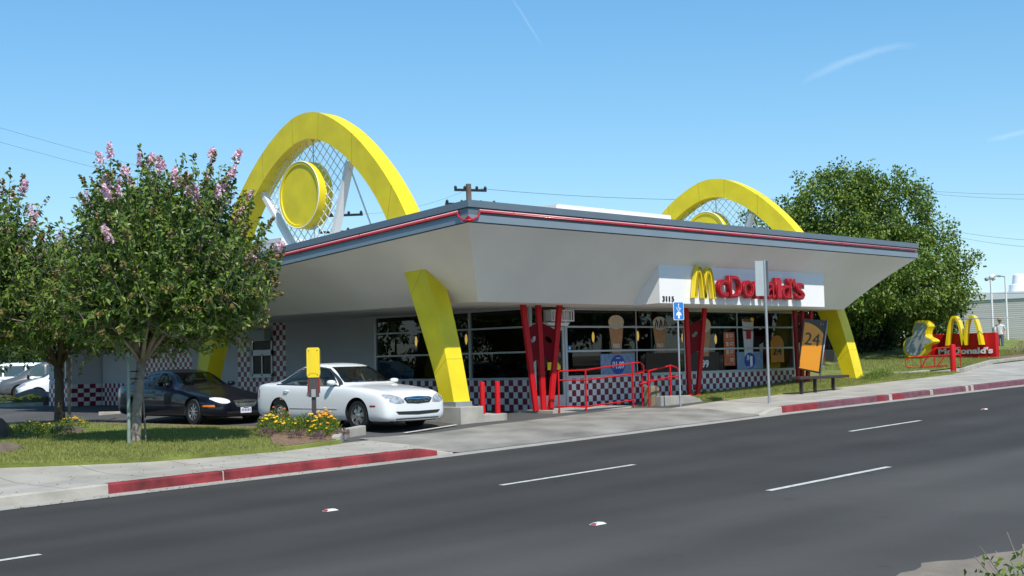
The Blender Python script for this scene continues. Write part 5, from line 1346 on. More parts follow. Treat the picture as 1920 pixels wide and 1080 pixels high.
def myrtle(name, base, ctr, rad, n_shoots, label, seed, trunk_r=.11, flower=.35, leaf=.128, stake=True, trunk_m='bark', low=0.0, density=1.0):
    random.seed(seed)
    t_ = thing(name, base, 0, label, 'tree', 'flowering trees on the lawn'); base = Vector(base); ctr = Vector(ctr) - base
    tr = MB(); fork = Vector((ctr.x * .25, ctr.y * .25, 1.55))
    tr.tube([(0, 0, -.1), (.01, 0, .05), (fork.x * .4, fork.y * .4, .7), tuple(fork)], [trunk_r * 1.5, trunk_r * 1.1, trunk_r * .9, trunk_r * .85], 12)
    limbs = []
    for k in range(9):
        a = 2 * math.pi * k / 9 + random.uniform(-.3, .3); e = ctr + Vector((math.cos(a) * rad[0] * .55, math.sin(a) * rad[0] * .55, random.uniform(-.5, .5) * rad[2]))
        if k == 0: e = ctr + Vector((0, 0, rad[2] * .3))
        m_ = fork.lerp(e, .45) + Vector((0, 0, -.08)) + rnd_dir() * .08
        tr.tube([tuple(fork - Vector((0, 0, .1))), tuple(m_), tuple(e)], [trunk_r * .5, trunk_r * .33, .014], 7); limbs += [m_, e, m_.lerp(e, .5)]
    lf = MB(); bl = MB(); sd = MB(); tw = MB()
    for k in range(n_shoots):
        for _ in range(20):
            d = rnd_dir(); 
            if d.z > -.92: break
        rr = random.uniform(.35, .98) ** .7
        # start point inside the crown, shoot grows out and up
        ang = math.atan2(d.y, d.x); lump = 1 + .10 * math.sin(3 * ang + seed) + .07 * math.sin(7 * ang + d.z * 5 + seed)
        hz = math.hypot(d.x, d.y); hk = (hz ** (.6 if d.z < 0 else 1.0)) / max(hz, 1e-3)
        end = ctr + Vector((d.x * hk * rad[0], d.y * hk * rad[1], d.z * (rad[2] * 1.15 if d.z > 0 else rad[2] * .70))) * rr * lump
        gdir = (Vector((d.x, d.y, d.z * .5)) * .55 + Vector((0, 0, .75)) + rnd_dir() * .28).normalized()
        if d.z < -.2: gdir = (Vector((d.x, d.y, -.05)) + rnd_dir() * .35).normalized()
        ln = random.uniform(.45, .95)
        if d.z > .5: ln *= 1.3
        start = end - gdir * ln
        if random.random() < .3:
            nb_ = min(limbs, key=lambda q: (q - start).length); tw.tube([tuple(nb_), tuple(start)], [.012, .007], 4, cap=False)
        tw.tube([tuple(start), tuple(end)], [.007, .003], 4, cap=False)
        nl = int(ln / .034 * density)
        for i in range(nl):
            s = (i + .5) / nl; p = start.lerp(end, s) + rnd_dir() * .03
            dd = (rnd_dir() + gdir * .55); leaf_quads(lf, p, dd, leaf * random.uniform(.7, 1.25), leaf * .46, .25)
        outer = rr * lump > .78
        if d.z > .05 and outer:
            q = random.random(); fp = flower * (1.6 if d.z > .55 else .45)
            if q < fp: blossom_blob(bl, end, gdir, random.uniform(.10, .30), random.uniform(.06, .12), random.randint(40, 150))
            elif q < fp + .24: blossom_blob(sd, end, gdir, random.uniform(.10, .22), random.uniform(.05, .09), random.randint(18, 40))
        elif outer and random.random() < .2: blossom_blob(sd, end, gdir, .16, .08, 30)
    tr.build('trunk', M[trunk_m], t_, smooth=True); cr = lf.build('crown', M['leaf'], t_, fix=False); tw.build('twigs', M['bark'], cr, fix=False)
    if bl.f: bl.build('blossom', M['blossom'], t_, fix=False)
    if sd.f: sd.build('seed_heads', M['seed'], t_, fix=False)
    return t_
zl = lambda x, y: G(x, y) + .085
myrtle('flowering_tree', (-11.75, -.9, zl(-11.75, -.9)), (-11.4, -1.4, 3.05), (2.08, 2.08, 2.05), 2300, 'nearest pink flowering tree with a pale staked trunk on the lawn', 11, .098, .095)
myrtle('flowering_tree', (-8.35, 9.0, zl(-8.3, 9.0)), (-8.6, 8.5, 2.9), (2.4, 2.4, 1.8), 1250, 'darker flowering tree behind the nearest one, beside the far edge of the lawn', 23, .13, .15, trunk_m='bark_dark', density=.8)
myrtle('flowering_tree', (-14.6, 2.1, zl(-14.6, 2.1)), (-14.0, 2.1, 3.0), (2.4, 2.4, 2.0), 1700, 'flowering tree cut by the left edge of the photograph', 5, .12, .14, trunk_m='bark_dark')
def stake(name, p, h, r, label, m_='wood', lean=(0, 0)):
    mb = MB(); mb.tube([(0, 0, -.1), (lean[0], lean[1], h)], r, 8); o = mb.build(name, M[m_], None, smooth=True, auto=60); o.location = p
    return tag(o, label, 'stake', 'tree stakes')
M['stake_green'] = mat('green_stake', (.22, .28, .24), .7, noise=(5, .2))
stake('tree_stake', (-11.98, -1.1, zl(-12, -1.1) - .02), 1.72, .034, 'grey green stake close on the left of the nearest trunk', 'stake_green')
stake('tree_stake', (-11.53, -.95, zl(-11.5, -.95) - .02), 1.75, .018, 'thin leaning brown stake on the right of the nearest trunk', 'bark', (-.10, .06))
stake('tree_stake', (-8.15, 8.85, zl(-8.2, 8.85) - .02), 1.7, .045, 'pale stake beside the darker trunk further back', 'bark')
mb = MB()
for z in (1.18, 1.32): mb.tube([(-.25 + .0, -.2, z), (.0, -.13, z), (.22, -.05, z), (.12, .12, z), (-.12, .12, z), (-.25, -.2, z)], .012, 6)
tie = tag(mb.build('tree_tie', M['black'], None, smooth=True), 'dark rubber tie holding the nearest trunk to its stakes', 'tree tie'); tie.location = (-11.72, -.9, zl(-11.75, -.9))

def big_tree(name, base, blobs, n_leaf, leaf, label, seed, m_='leaf2', group=None, trunk_r=.3, trunk_h=2.5, cat='tree', clump=.30):
    """crown as leaf clumps scattered through overlapping ellipsoids (centre, radii)"""
    random.seed(seed); t_ = thing(name, base, 0, label, cat, group); base = Vector(base)
    tr = MB(); tr.tube([(0, 0, -.3), (.05, 0, trunk_h * .5), (0, .05, trunk_h)], [trunk_r * 1.4, trunk_r, trunk_r * .9], 10)
    vol = [r[0] * r[1] * r[2] for c, r in blobs]; tv = sum(vol); lf = MB()
    for (c, r), v in zip(blobs, vol):
        c = Vector(c) - base
        tr.tube([(0, 0, trunk_h * .8), tuple(c * .5 + Vector((0, 0, trunk_h * .3))), tuple(c)], [trunk_r * .55, trunk_r * .35, .03], 7)
        nc = max(6, int(n_leaf * v / tv / 44))
        for _ in range(nc):
            d = rnd_dir(); rr = random.uniform(.45, 1.0) ** .6
            ang = math.atan2(d.y, d.x); rr *= 1 + .13 * math.sin(5 * ang + 6 * d.z + seed) + .06 * math.sin(13 * ang)
            p = c + Vector((d.x * r[0], d.y * r[1], d.z * r[2])) * rr
            cs = clump * random.uniform(.6, 1.5)
            for _ in range(44):
                q = p + rnd_dir() * cs * random.random() ** .5
                leaf_quads(lf, q, rnd_dir() + Vector((0, 0, -.3)) + d * .5, leaf * random.uniform(.7, 1.3), leaf * .6, .15)
    tr.build('trunk', M['bark_dark'], t_, smooth=True); lf.build('crown', M[m_], t_, fix=False)
    return t_
# big tree to the right of the roof
big_tree('broad_tree', (28.5, 7.4, .8), [((27.7, 7.5, 7.1), (2.6, 2.6, 2.5)), ((28.95, 5.65, 7.2), (2.3, 2.3, 2.2)), ((26.65, 9.25, 5.6), (2.2, 2.4, 2.6)), ((29.55, 4.25, 5.2), (2.3, 2.2, 2.0)), ((30.2, 5.2, 3.4), (1.6, 1.6, 1.4)), ((27.95, 6.65, 4.9), (2.8, 3.0, 2.6)), ((27.5, 6.6, 8.6), (1.4, 1.4, 1.0)), ((30.05, 4.85, 8.0), (1.0, 1.0, 0.9)), ((26.55, 3.85, 4.4), (2.2, 2.0, 1.4)), ((30.2, 4.2, 4.1), (1.9, 1.7, 1.5)), ((24.85, 4.85, 4.6), (2.0, 2.0, 1.5))],
         85000, .155, 'large dense green tree rising above the right end of the roof', 31, trunk_r=.35, trunk_h=2.6, clump=.42)
big_tree('broad_tree', (24.6, 14.5, .6), [((24.2, 14.5, 4.2), (2.6, 2.6, 2.6)), ((23.0, 17.0, 3.8), (2.6, 2.6, 2.4)), ((26.5, 12.5, 3.6), (2.4, 2.4, 2.6)), ((24, 13, 2.4), (3, 3, 1.8))],
         15000, .24, 'dense dark tree behind the far red column and window end', 32, trunk_r=.3, clump=.45)
big_tree('broad_tree', (35.5, 7.0, 1.0), [((34.4, 8.2, 3.5), (2.4, 2.2, 1.5)), ((35.8, 7.0, 3.0), (1.6, 1.6, 1.2)), ((33.4, 7.4, 2.6), (1.8, 2.2, 1.4))], 11000, .22, 'lower green tree between the large tree and the white brick building', 33, 'leaf3', trunk_r=.2, clump=.4)
fl = MB(); random.seed(8)
for c in ((27.0, 3.45, 4.6), (27.6, 3.5, 3.9), (28.0, 3.3, 3.75), (28.5, 3.15, 3.5)): blossom_blob(fl, Vector(c), Vector((0, 0, 1)), .25, .16, 70)
tag(fl.build('blossom_cluster', M['blossom'], None, fix=False), 'pink blossom clusters low on the large tree at the right', 'blossom')
# leaf mass added under it, with the deep shade put into its colour
def shade_hedge(name, boxes, n, leaf, m_, label, seed, cat='shade_hedge'):
    random.seed(seed); lf = MB()
    for (a, b) in boxes:
        for _ in range(n):
            p = Vector((random.uniform(a[0], b[0]), random.uniform(a[1], b[1]), a[2] + (b[2] - a[2]) * random.random() ** .8)); leaf_quads(lf, p, rnd_dir(), leaf * random.uniform(.7, 1.3), leaf * .6, .1)
    return tag(lf.build(name, M[m_], None, fix=False), label, cat)
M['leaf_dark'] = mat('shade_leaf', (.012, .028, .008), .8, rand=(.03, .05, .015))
shade_hedge('shade_hedge', [((22.6, 7.6, .55), (27.5, 9.6, 3.2)), ((27.2, 6.4, .7), (31.0, 8.6, 3.0)), ((19.8, 9.0, .4), (23.5, 12.0, 3.0))], 4200, .22, 'leaf_dark', 'added undergrowth, coloured as deep shade, beneath the large tree on the right', 41)
mb = MB(); mb.box((22.0, 13.0, .2), (22.2, 22.0, 2.4)); mb.box((26.9, 7.5, .4), (27.1, 13, 2.3)); mb.box((22.0, 12.8, .3), (27.0, 13.0, 2.3))  # added backing that keeps the space under the tree dark
tag(mb.build('shade_fence', M['wood'], None), 'added dark wooden fence backing the shade under the large tree', 'fence')
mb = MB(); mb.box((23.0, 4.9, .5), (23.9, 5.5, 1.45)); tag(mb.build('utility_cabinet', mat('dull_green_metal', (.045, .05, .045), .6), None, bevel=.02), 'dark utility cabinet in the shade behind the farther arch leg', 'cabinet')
# trees beyond the lot on the left
for i, (bx, by, s, lab) in enumerate(((14, 66, 1.5, 'dark tree beyond the parked cars at the far left edge'), (20, 70, 1.6, 'tall dark tree behind the far left parked cars'), (26, 72, 1.5, 'dark tree behind the back of the restaurant booth'), (8, 60, 1.5, 'dark tree at the very left edge beyond the parked vans'))):
    big_tree('lot_tree', (bx, by, 0), [((bx, by, 3.6 * s), (3.4 * s, 3.4 * s, 2.9 * s)), ((bx + 2, by - 1, 2.0 * s), (3.6, 2.6, 2.4)), ((bx - 2.8, by + 1, 3.0 * s), (3.2, 2.2, 2.7)), ((bx - 1.5, by - 2, 2.0), (3.4, 2.4, 1.9))], 9000, .36, lab, 50 + i, 'leaf3', 'trees beyond the lot', clump=.6)

# flower bed ------------------------------------------------------------------
def flower_plant(name, p, r, h, nl, nf, fm, label, seed, lm='leaf2', fl_r=.030):
    random.seed(seed); t_ = thing(name, p, 0, label, 'plant', 'flowering plants in the beds'); lf = MB(); fl = MB()
    for _ in range(nl):
        a = random.uniform(0, 2 * math.pi); rr = r * math.sqrt(random.random()); hh = h * (1 - .5 * (rr / r) ** 2) * random.uniform(.15, .95)
        d = Vector((math.cos(a) * .5, math.sin(a) * .5, random.uniform(.3, 1.2))) + rnd_dir() * .5
        leaf_quads(lf, Vector((rr * math.cos(a), rr * math.sin(a), hh)), d, random.uniform(.05, .10), .016, .1)
    for _ in range(nf):
        a = random.uniform(0, 2 * math.pi); rr = r * math.sqrt(random.random()) * .95; hh = h * (1 - .45 * (rr / r) ** 2) * random.uniform(.75, 1.12)
        c = (rr * math.cos(a), rr * math.sin(a), hh); q = fl_r * random.uniform(.75, 1.25)
        if nf < 16: fl = MB()
        fl.lathe([(q * .4, -q * .35), (q, -q * .1), (q * .92, q * .25), (q * .45, q * .5)], c, 'z', 9)
        if nf < 16: fl.build('flower', M[fm], t_, fix=False); fl = MB()
    lf.build('foliage', M[lm], t_, fix=False)
    if fl.f: fl.build('flowers', M[fm], t_, smooth=False, fix=False)
    return t_
zb = lambda x, y: G(x, y) + .10
FP = [(-8.85, -1.15, .24, .36, 420, 10, 'flower_yellow', 'leafy plant with yellow flowers at the left of the bed by the white car'), (-8.75, -1.55, .28, .34, 420, 7, 'flower_yellow', 'low plant with yellow flowers at the front left of the flower bed'),
      (-8.55, -.95, .26, .48, 480, 11, 'flower_red', 'taller plant with coral flowers at the back of the bed'), (-8.35, -1.65, .30, .40, 620, 5, 'flower_yellow', 'bushy green plant in the middle of the flower bed'),
      (-8.12, -2.0, .26, .38, 520, 10, 'flower_orange', 'plant with orange flowers in front of the drive-through post'), (-7.95, -1.75, .22, .44, 420, 11, 'flower_orange', 'plant with orange flowers right of the drive-through post'),
      (-7.75, -1.45, .18, .40, 240, 5, 'flower_orange', 'small orange flowered plant at the right tip of the bed'), (-8.45, -2.25, .22, .26, 360, 5, 'flower_yellow', 'small yellow flowered plant at the front of the bed')]
for i, (x, y, r, h, nl, nf, fm, lab) in enumerate(FP): flower_plant('flower_plant', (x, y, zb(x, y)), r * 1.15, h * 1.0, int(nl * 1.5), nf * 2, fm, lab, 60 + i)
for i, (x, y, lab) in enumerate(((-9.35, -1.7, 'small purplish dry plant at the left end of the flower bed'), (-9.0, -2.2, 'small purplish dry plant in the mulch left of the yellow flowers'), (-8.75, -2.6, 'small purplish dry plant at the very front of the mulch'), (-8.1, -2.5, 'sparse straw coloured plant at the front right of the mulch'))):
    flower_plant('dry_plant', (x, y, zb(x, y)), .13, .16, 160, 0, 'flower_yellow', lab, 80 + i, 'purple_plant')
# beds and rocks under the trees on the left
def rock(name, p, s, label, seed, rz=0):
    random.seed(seed); bm = bmesh.new(); bmesh.ops.create_icosphere(bm, subdivisions=4, radius=1)
    offs = [(rnd_dir(), random.uniform(.5, .95)) for _ in range(16)]
    for v in bm.verts:
        co = v.co.normalized()
        k = 1.0
        for d, lim in offs:
            q = co.dot(d)
            if q > .15: k = min(k, lim / q)
        v.co = Vector((co.x * k * s[0], co.y * k * s[1], max(-.3, co.z * k) * s[2]))
    me = bpy.data.meshes.new(name); bm.to_mesh(me); bm.free(); me.materials.append(M['rock'])
    for p_ in me.polygons: p_.use_smooth = True
    me.set_sharp_from_angle(angle=R(30))
    o = bpy.data.objects.new(name, me); COL.objects.link(o); o.location = p; o.rotation_euler = (0, 0, rz); return tag(o, label, 'boulder', 'boulders')
rock('boulder', (-12.6, 3.2, zl(-12.6, 3.2)), (.75, .5, .52), 'large dark boulder at the left edge of the lawn', 1, .7)
rock('boulder', (-10.9, 3.6, zl(-10.9, 3.6)), (.55, .38, .26), 'low dark boulder on the lawn between the two trunks', 2, .8)
rock('boulder', (-14.3, -.6, zl(-14.3, -.6) - .02), (1.1, .5, .16), 'flat pale rock slab set in the grass at the far left', 3, .6)
rock('boulder', (-.9, 26.5, -.05), (1.5, .8, .75), 'broad brown boulder in the bed by the far left parked cars', 4, .3)
for i, (x, y, fm, lab) in enumerate(((-12.2, 2.6, 'flower_yellow', 'shaded yellow flowered plant right of the large dark boulder'), (-13.3, 3.3, 'flower_yellow', 'shaded orange yellow plant at the left edge behind the rock slab'), (-11.6, 3.6, 'flower_yellow', 'shaded low plant between the boulders'), (-10.2, 4.6, 'flower_orange', 'shaded orange flowered plant right of the low boulder'), (-11.9, 1.9, 'flower_yellow', 'shaded plant in front of the boulders'))):
    flower_plant('flower_plant', (x, y, zl(x, y)), .34, .32, 420, 10, fm, lab, 90 + i)
for i, (x, y, lab) in enumerate(((-1.9, 26.3, 'row end of yellow flowers by the far left kerb'), (-1.2, 25.9, 'yellow flowers in front of the brown boulder by the far lot'), (-2.5, 26.9, 'yellow flowers at the left of the brown boulder by the far lot'))):
    flower_plant('flower_plant', (x, y, .1), .5, .3, 420, 40, 'flower_yellow', lab, 100 + i, fl_r=.05)
mb = MB(); mb.prism([(-4.6, 27.4), (-1.25, 25.0), (-.9, 25.4), (-.9, 29.5), (-4.6, 29.5)], lambda u, v, d: (u, v, d), -.1, .12); tag(mb.build('island', M['concrete']), kind='structure')
mb = MB(); mb.prism([(-4.5, 27.6), (-1.3, 25.35), (-1.0, 25.6), (-1.0, 29.3), (-4.5, 29.3)], lambda u, v, d: (u, v, d), .1, .14); tag(mb.build('planting_bed', M['lawn']), kind='structure')
# grass blades ------------------------------------------------------------------
def blades(name, n, sampler, h, label):
    mb = MB()
    for _ in range(n):
        p = sampler()
        if p is None: continue
        x, y, z = p; a = random.uniform(0, math.pi); w_ = .006; hh = h * random.uniform(.5, 1.2); lx, ly = random.uniform(-.6, .6) * hh, random.uniform(-.6, .6) * hh
        o = len(mb.v); mb.v += [(x - w_ * math.cos(a), y - w_ * math.sin(a), z), (x + w_ * math.cos(a), y + w_ * math.sin(a), z), (x + lx, y + ly, z + hh)]; mb.f.append((o, o + 1, o + 2)); mb.m.append(0)
    return tag(mb.build(name, M['grass'], None, fix=False), label, 'grass', kind='stuff')
random.seed(77)
def s1():
    x = random.uniform(-16, -8.0); y = random.uniform(lawn_front(x) - .03, 10 if random.random() < .3 else 2.5)
    if x > -9.7 and y < interp(x, [-9.75, -9.2, -8.6, -7.6], [-2.4, -1.6, -.6, .2]): return None
    if y > isl_back(x): return None
    return x, y, zl(x, y)
blades('grass', 70000, s1, .05, 'short green lawn grass under the flowering trees')
def s2():
    x = random.uniform(4.8, 18.2); y = random.uniform(-2.78, -.1 if x < 12.5 else .8)
    if y < interp(x, [4.75, 6.6, 18.3], [-2.3, -2.7, -2.75]) or y > interp(x, [4.7, 12.5, 13.2, 18.3], [-.02, -.02, 1.2, -2.6]): return None
    return x, y, rl_z(x, y) + .05
blades('grass', 42000, s2, .065, 'grass strip below the checkered base on the right')
def s3():
    x = random.uniform(19, 36); y = random.uniform(-1.1, 5); return x, y, bank_z(x, y) + .04
blades('grass', 30000, s3, .09, 'sunlit grass bank around the red roadside sign')
flower_plant('shrub', (6.2, -.75, rl_z(6.2, -.75) + .05), .18, .2, 260, 0, 'flower_yellow', 'tiny green shrub in the grass below the orange menu poster', 120)
for i, (x, y, lab) in enumerate(((14.2, -1.9, 'leafy weeds in the grass right of the farther arch leg'), (15.3, -1.5, 'leafy weeds further right in the grass strip'), (13.0, -2.3, 'leafy weeds at the foot of the farther arch leg'))):
    flower_plant('shrub', (x, y, rl_z(x, y) + .04), .34, .25, 420, 0, 'flower_yellow', lab, 124 + i)
mb = MB(); 
for i, (a, b) in enumerate((((15.6, -1.2), (16.7, -1.15)), ((17.0, -1.35), (18.8, -1.25)))): mb.beam((a[0], a[1], rl_z(*a) + .03), (b[0], b[1], rl_z(*b) + .03), .25, .12)
tag(mb.build('concrete_edging', M['concrete'], None, bevel=.01), 'pale broken concrete edging in the grass before the bicycle rack', 'edging')
mb = MB(); mb.beam((18.4, -2.75, .56), (24.5, -1.0, .78), .16, .26); mb.beam((24.5, -1.0, .78), (32, -.9, 1.0), .16, .26); tag(mb.build('kerb_edge', M['concrete'], None, bevel=.01), kind='structure')
# bush at the bottom right corner (near side of the street)
random.seed(200)
t_ = thing('shrub', (-15.5, -19.62, -.62), 0, 'leafy bush poking in at the bottom right corner of the photograph', 'shrub')
lf = MB()
for _ in range(900): 
    d = rnd_dir(); leaf_quads(lf, Vector((d.x * .55, d.y * .55, .28 + d.z * .28)) * random.uniform(.5, 1), rnd_dir() + Vector((0, 0, .5)), random.uniform(.06, .10), .03)
lf.build('foliage', M['leaf2'], t_, fix=False)
tw = MB()
for _ in range(26): 
    d = rnd_dir(); d.z = abs(d.z) + .3; tw.tube([(0, 0, 0), tuple(d * random.uniform(.35, .62))], [.008, .003], 4)
tw.build('stems', M['bark'], t_, fix=False)
for i, (x, y, z, r_, lab) in enumerate(((-17.05, -19.55, .35, .30, 'leaves of a taller shrub at the right edge of the photograph'), )):
    pass

# fallen leaves on the lawn, sidewalk and in the gutter
random.seed(88); mb = MB()
for _ in range(900):
    x = random.uniform(-16, -7.8); y = random.choice((random.uniform(-5.3, -4.9), random.uniform(-4.8, -2.9), random.uniform(-2.8, 2), random.uniform(-2.8, 2)))
    z = zs(x) + .012 if y < Yk(x) else (G(x, y) + (.015 if y < lawn_front(x) + .05 else .12)); a = random.uniform(0, 6.28); q = random.uniform(.012, .028)
    if y < lawn_front(x) and random.random() < .55: continue
    o = len(mb.v); mb.v += [(x + q * math.cos(a), y + q * math.sin(a), z), (x - q * .5 * math.sin(a), y + q * .5 * math.cos(a), z + .008), (x - q * math.cos(a), y - q * math.sin(a), z), (x + q * .5 * math.sin(a), y - q * .5 * math.cos(a), z + .006)]; mb.f.append((o, o + 1, o + 2, o + 3)); mb.m.append(0)
tag(mb.build('fallen_leaves', mat('fallen_leaf', (.16, .10, .04), .9, rand=(.30, .24, .12)), None, fix=False), 'scattered dry fallen leaves and petals below the nearest tree', 'fallen leaves', kind='stuff')
# trees on the opposite side of the street (the windows mirror them)
for i, (bx, by, s_) in enumerate(((22, -34, 1.2), (31, -38, 1.4), (41, -36, 1.2), (52, -42, 1.5), (64, -40, 1.4), (78, -46, 1.7), (12, -36, 1.1), (-34, 22, 1.2), (-38, 34, 1.4), (-44, 46, 1.5), (-30, 56, 1.6), (-48, 62, 1.6))):
    big_tree('street_tree', (bx, by, zs(bx)), [((bx, by, zs(bx) + 4.2 * s_), (3.8 * s_, 3.8 * s_, 3.2 * s_)), ((bx + 2.5, by + 1, zs(bx) + 2.4 * s_), (3, 3, 2.2)), ((bx - 2.6, by - 1, zs(bx) + 2.2 * s_), (3, 3, 2.1))], 4200, .42, 'street tree outside the photograph, seen only as a dark reflection in the windows', 400 + i, 'leaf3', 'street trees mirrored in the windows', clump=.8)
# ---------------------------------------------------------------- far right: building, fence, poles
t_ = thing('brick_building', (47.5, 6.7, 1.0), 0, 'white painted brick building with a white roof ventilator at the right edge', 'building')
M['white_brick'] = mat('white_brick', (.62, .59, .54), .9)
bt = M['white_brick'].node_tree; bk = bt.nodes.new('ShaderNodeTexBrick'); bk.inputs['Color1'].default_value = (.60, .57, .51, 1); bk.inputs['Color2'].default_value = (.68, .65, .60, 1); bk.inputs['Mortar'].default_value = (.36, .34, .31, 1)
bk.inputs['Scale'].default_value = 2.2; bk.inputs['Mortar Size'].default_value = .03
tcn = bt.nodes.new('ShaderNodeTexCoord'); mpn = bt.nodes.new('ShaderNodeMapping'); mpn.inputs['Rotation'].default_value = (R(90), 0, 0); bt.links.new(tcn.outputs['Object'], mpn.inputs[0]); bt.links.new(mpn.outputs[0], bk.inputs['Vector']); bt.links.new(bk.outputs[0], bt.nodes['Principled BSDF'].inputs['Base Color'])
mb = MB(); mb.box((-.3, -2.4, -.5), (16, 4.2, 3.12)); mb.build('wall', M['white_brick'], t_)
mb = MB(); mb.box((-.36, -2.46, 3.12), (16.1, 4.3, 3.5)); mb.build('parapet', M['white_paint'], t_)
mb = MB(); mb.lathe([(.62, 0), (.56, .45), (.40, .5), (.34, 1.0), (.25, 1.06)], (1.4, 1.6, 3.5), 'z', 20); mb.build('ventilator', M['white_paint'], t_, smooth=True, auto=35)
mb = MB(); mb.box((-.4, 4.25, -.5), (4, 5.2, 2.9)); mb.build('side_wall', mat('grey_side', (.40, .44, .47), .8), t_)
def street_lamp(p, h, arm, label, globe=True):
    t_ = thing('street_lamp', p, 0, label, 'street lamp'); mb = MB(); mb.tube([(0, 0, 0), (0, 0, h)], .055, 8); mb.build('pole', M['white_metal'], t_, smooth=True, auto=60)
    mb = MB(); mb.tube([(0, 0, h - .05), (arm * .3, -arm * .3, h + .18), (arm * .7, -arm * .7, h + .15)] if not globe else [(0, 0, h - .05), (-arm * .4, arm * .4, h + .05), (-arm * .7, arm * .7, h)], .03, 6); mb.build('arm', M['alu_dark'], t_, smooth=True)
    mb = MB(); c = (-arm * .72, arm * .72, h - .05) if globe else (-arm * .3, arm * .3, h + .05)
    if globe: mb.lathe([(.03, .18), (.16, .10), (.20, 0), (.16, -.14), (.02, -.2)], c, 'z', 14)
    else: mb.lathe([(.03, .08), (.10, .04), (.10, -.06), (.04, -.1)], c, 'z', 12)
    mb.build('lamp_head', M['white_metal'] if globe else M['alu_dark'], t_, smooth=True)
street_lamp((39.3, 5.6, 1.0), 3.8, .5, 'slim pale street lamp rising behind the double arch of the red sign', False)
street_lamp((45.5, 7.6, 1.0), 4.3, .7, 'street lamp with a round white head in front of the roof ventilator')
# fence of posts and rails
t_ = thing('pipe_fence', (21.8, -2.0, .6), 0, 'dark post and rail fence beside the driveway at the right edge', 'fence')
for (x, y, h) in ((9.5, 1.6, 2.45), (3.0, -.9, .0),): 
    if h: mb = MB(); mb.tube([(x, y, 0), (x, y, h)], .035, 8); mb.build('post', M['alu_dark'], t_, smooth=True)
for z in (2.05, .25):
    mb = MB(); mb.tube([(5.5, 3.6, z - .05) if z > 1 else (8.7, 2.3, .8), (9.5, 1.6, z if z > 1 else .8), (16, -1.2, z + .2)] if z > 1 else [(8.6, 2.2, .75), (9.5, 1.6, .75)], .022, 6); mb.build('rail', M['alu_dark'], t_, smooth=True)
mb = MB(); mb.tube([(12.6, .25, 0), (12.6, .25, 2.2)], .03, 8); mb.build('post', M['alu_dark'], t_, smooth=True)
# brush beyond the driveway
random.seed(301)
def brush(name, p, r, h, n, m_, label, leaf=.12):
    lf = MB()
    for _ in range(n):
        d = rnd_dir(); leaf_quads(lf, Vector((d.x * r[0], d.y * r[1], abs(d.z) * h)) * random.uniform(.4, 1), rnd_dir() + Vector((0, 0, .6)), leaf * random.uniform(.6, 1.4), leaf * .25)
    o = lf.build(name, M[m_], None, fix=False); o.location = p; return tag(o, label, 'shrub')
M['dry_brush'] = mat('dry_brush', (.19, .14, .085), .9, rand=(.30, .24, .15))
brush('dry_brush', (34.5, .6, 1.0), (3.6, 1.8), .85, 3600, 'dry_brush', 'dry brown brush on the bank right of the red sign')
brush('dry_brush', (31.5, -1.3, .85), (1.8, .7), .35, 1200, 'leaf3', 'low green brush at the right edge beyond the driveway')
# utility poles with wires
def utility_pole(p, h, bars, label, rz):
    t_ = thing('utility_pole', p, rz, label, 'utility pole', 'utility poles behind the restaurant')
    mb = MB(); mb.tube([(0, 0, 0), (-.12, 0, h)], [.19, .15], 10); mb.build('pole', M['pole_wood'], t_, smooth=True, auto=60)
    for z, L_ in bars:
        mb = MB(); mb.beam((-L_, .02, z), (L_, .02, z + .0), .12, .14, up=(0, 0, 1)); a = mb.build('crossarm', M['black_glossy'], t_)
        for x in (-L_ * .93, -L_ * .35, L_ * .4, L_ * .93):
            mb = MB(); mb.lathe([(.05, .05), (.09, .10), (.09, .17), (.045, .24)], (x, .02, z), 'z', 8); mb.build('insulator', M['trim_dark'], a, smooth=True)
    return t_
PA = (24.0, 34.9, .5)
def world_at(px, py, d): return Vector((-24.33, -23.36, 1.3)) + pix_dir(px, py) * d
A0 = world_at(882, 345, 74); B0 = world_at(636, 393, 80)
utility_pole((A0.x, A0.y, 0), A0.z, ((A0.z - .35, .95), (A0.z - 1.15, 1.5)), 'utility pole rising just behind the near corner of the roof', R(-45) + .35)
utility_pole((B0.x, B0.y, 0), B0.z, ((B0.z - .35, 1.45), (B0.z - 1.35, 1.3)), 'utility pole seen through the nearer yellow arch', R(-45) - .15)
mb = MB(); 
def wire(p, q, sag, label, r=.0055):
    p, q = Vector(p), Vector(q); mb = MB(); pts = [p.lerp(q, i / 20) - Vector((0, 0, sag * 4 * (i / 20) * (1 - i / 20))) for i in range(21)]
    mb.tube(pts, r, 4, cap=False); return tag(mb.build('overhead_wire', M['trim_dark'], None, fix=False), label, 'wire', 'overhead wires')
wire(world_at(-40, 228, 66), B0 + Vector((.6, 0, -.2)), .25, 'upper overhead wire crossing the sky at the left')
wire(world_at(-40, 255, 66), B0 + Vector((-.6, 0, -.5)), .3, 'lower overhead wire crossing the sky at the left')
wire(B0 + Vector((1, 0, -.2)), A0 + Vector((0, 0, -.25)), .4, 'overhead wire between the two utility poles')
wire(A0 + Vector((.8, 0, -.2)), world_at(1500, 372, 80), .3, 'overhead wire running right from the pole behind the roof corner', .010)
wire(world_at(1700, 354, 75), world_at(1960, 364, 60), .1, 'uppermost overhead wire at the right edge'); wire(world_at(1700, 358, 74), world_at(1960, 374, 60), .1, 'second overhead wire at the right edge')
wire(world_at(1760, 428, 70), world_at(1960, 452, 58), .1, 'third overhead wire at the right edge'); wire(world_at(1760, 437, 70), world_at(1960, 466, 58), .1, 'fourth overhead wire at the right edge'); wire(world_at(1830, 548, 62), world_at(1960, 548, 54), .05, 'low overhead wire above the white brick building')
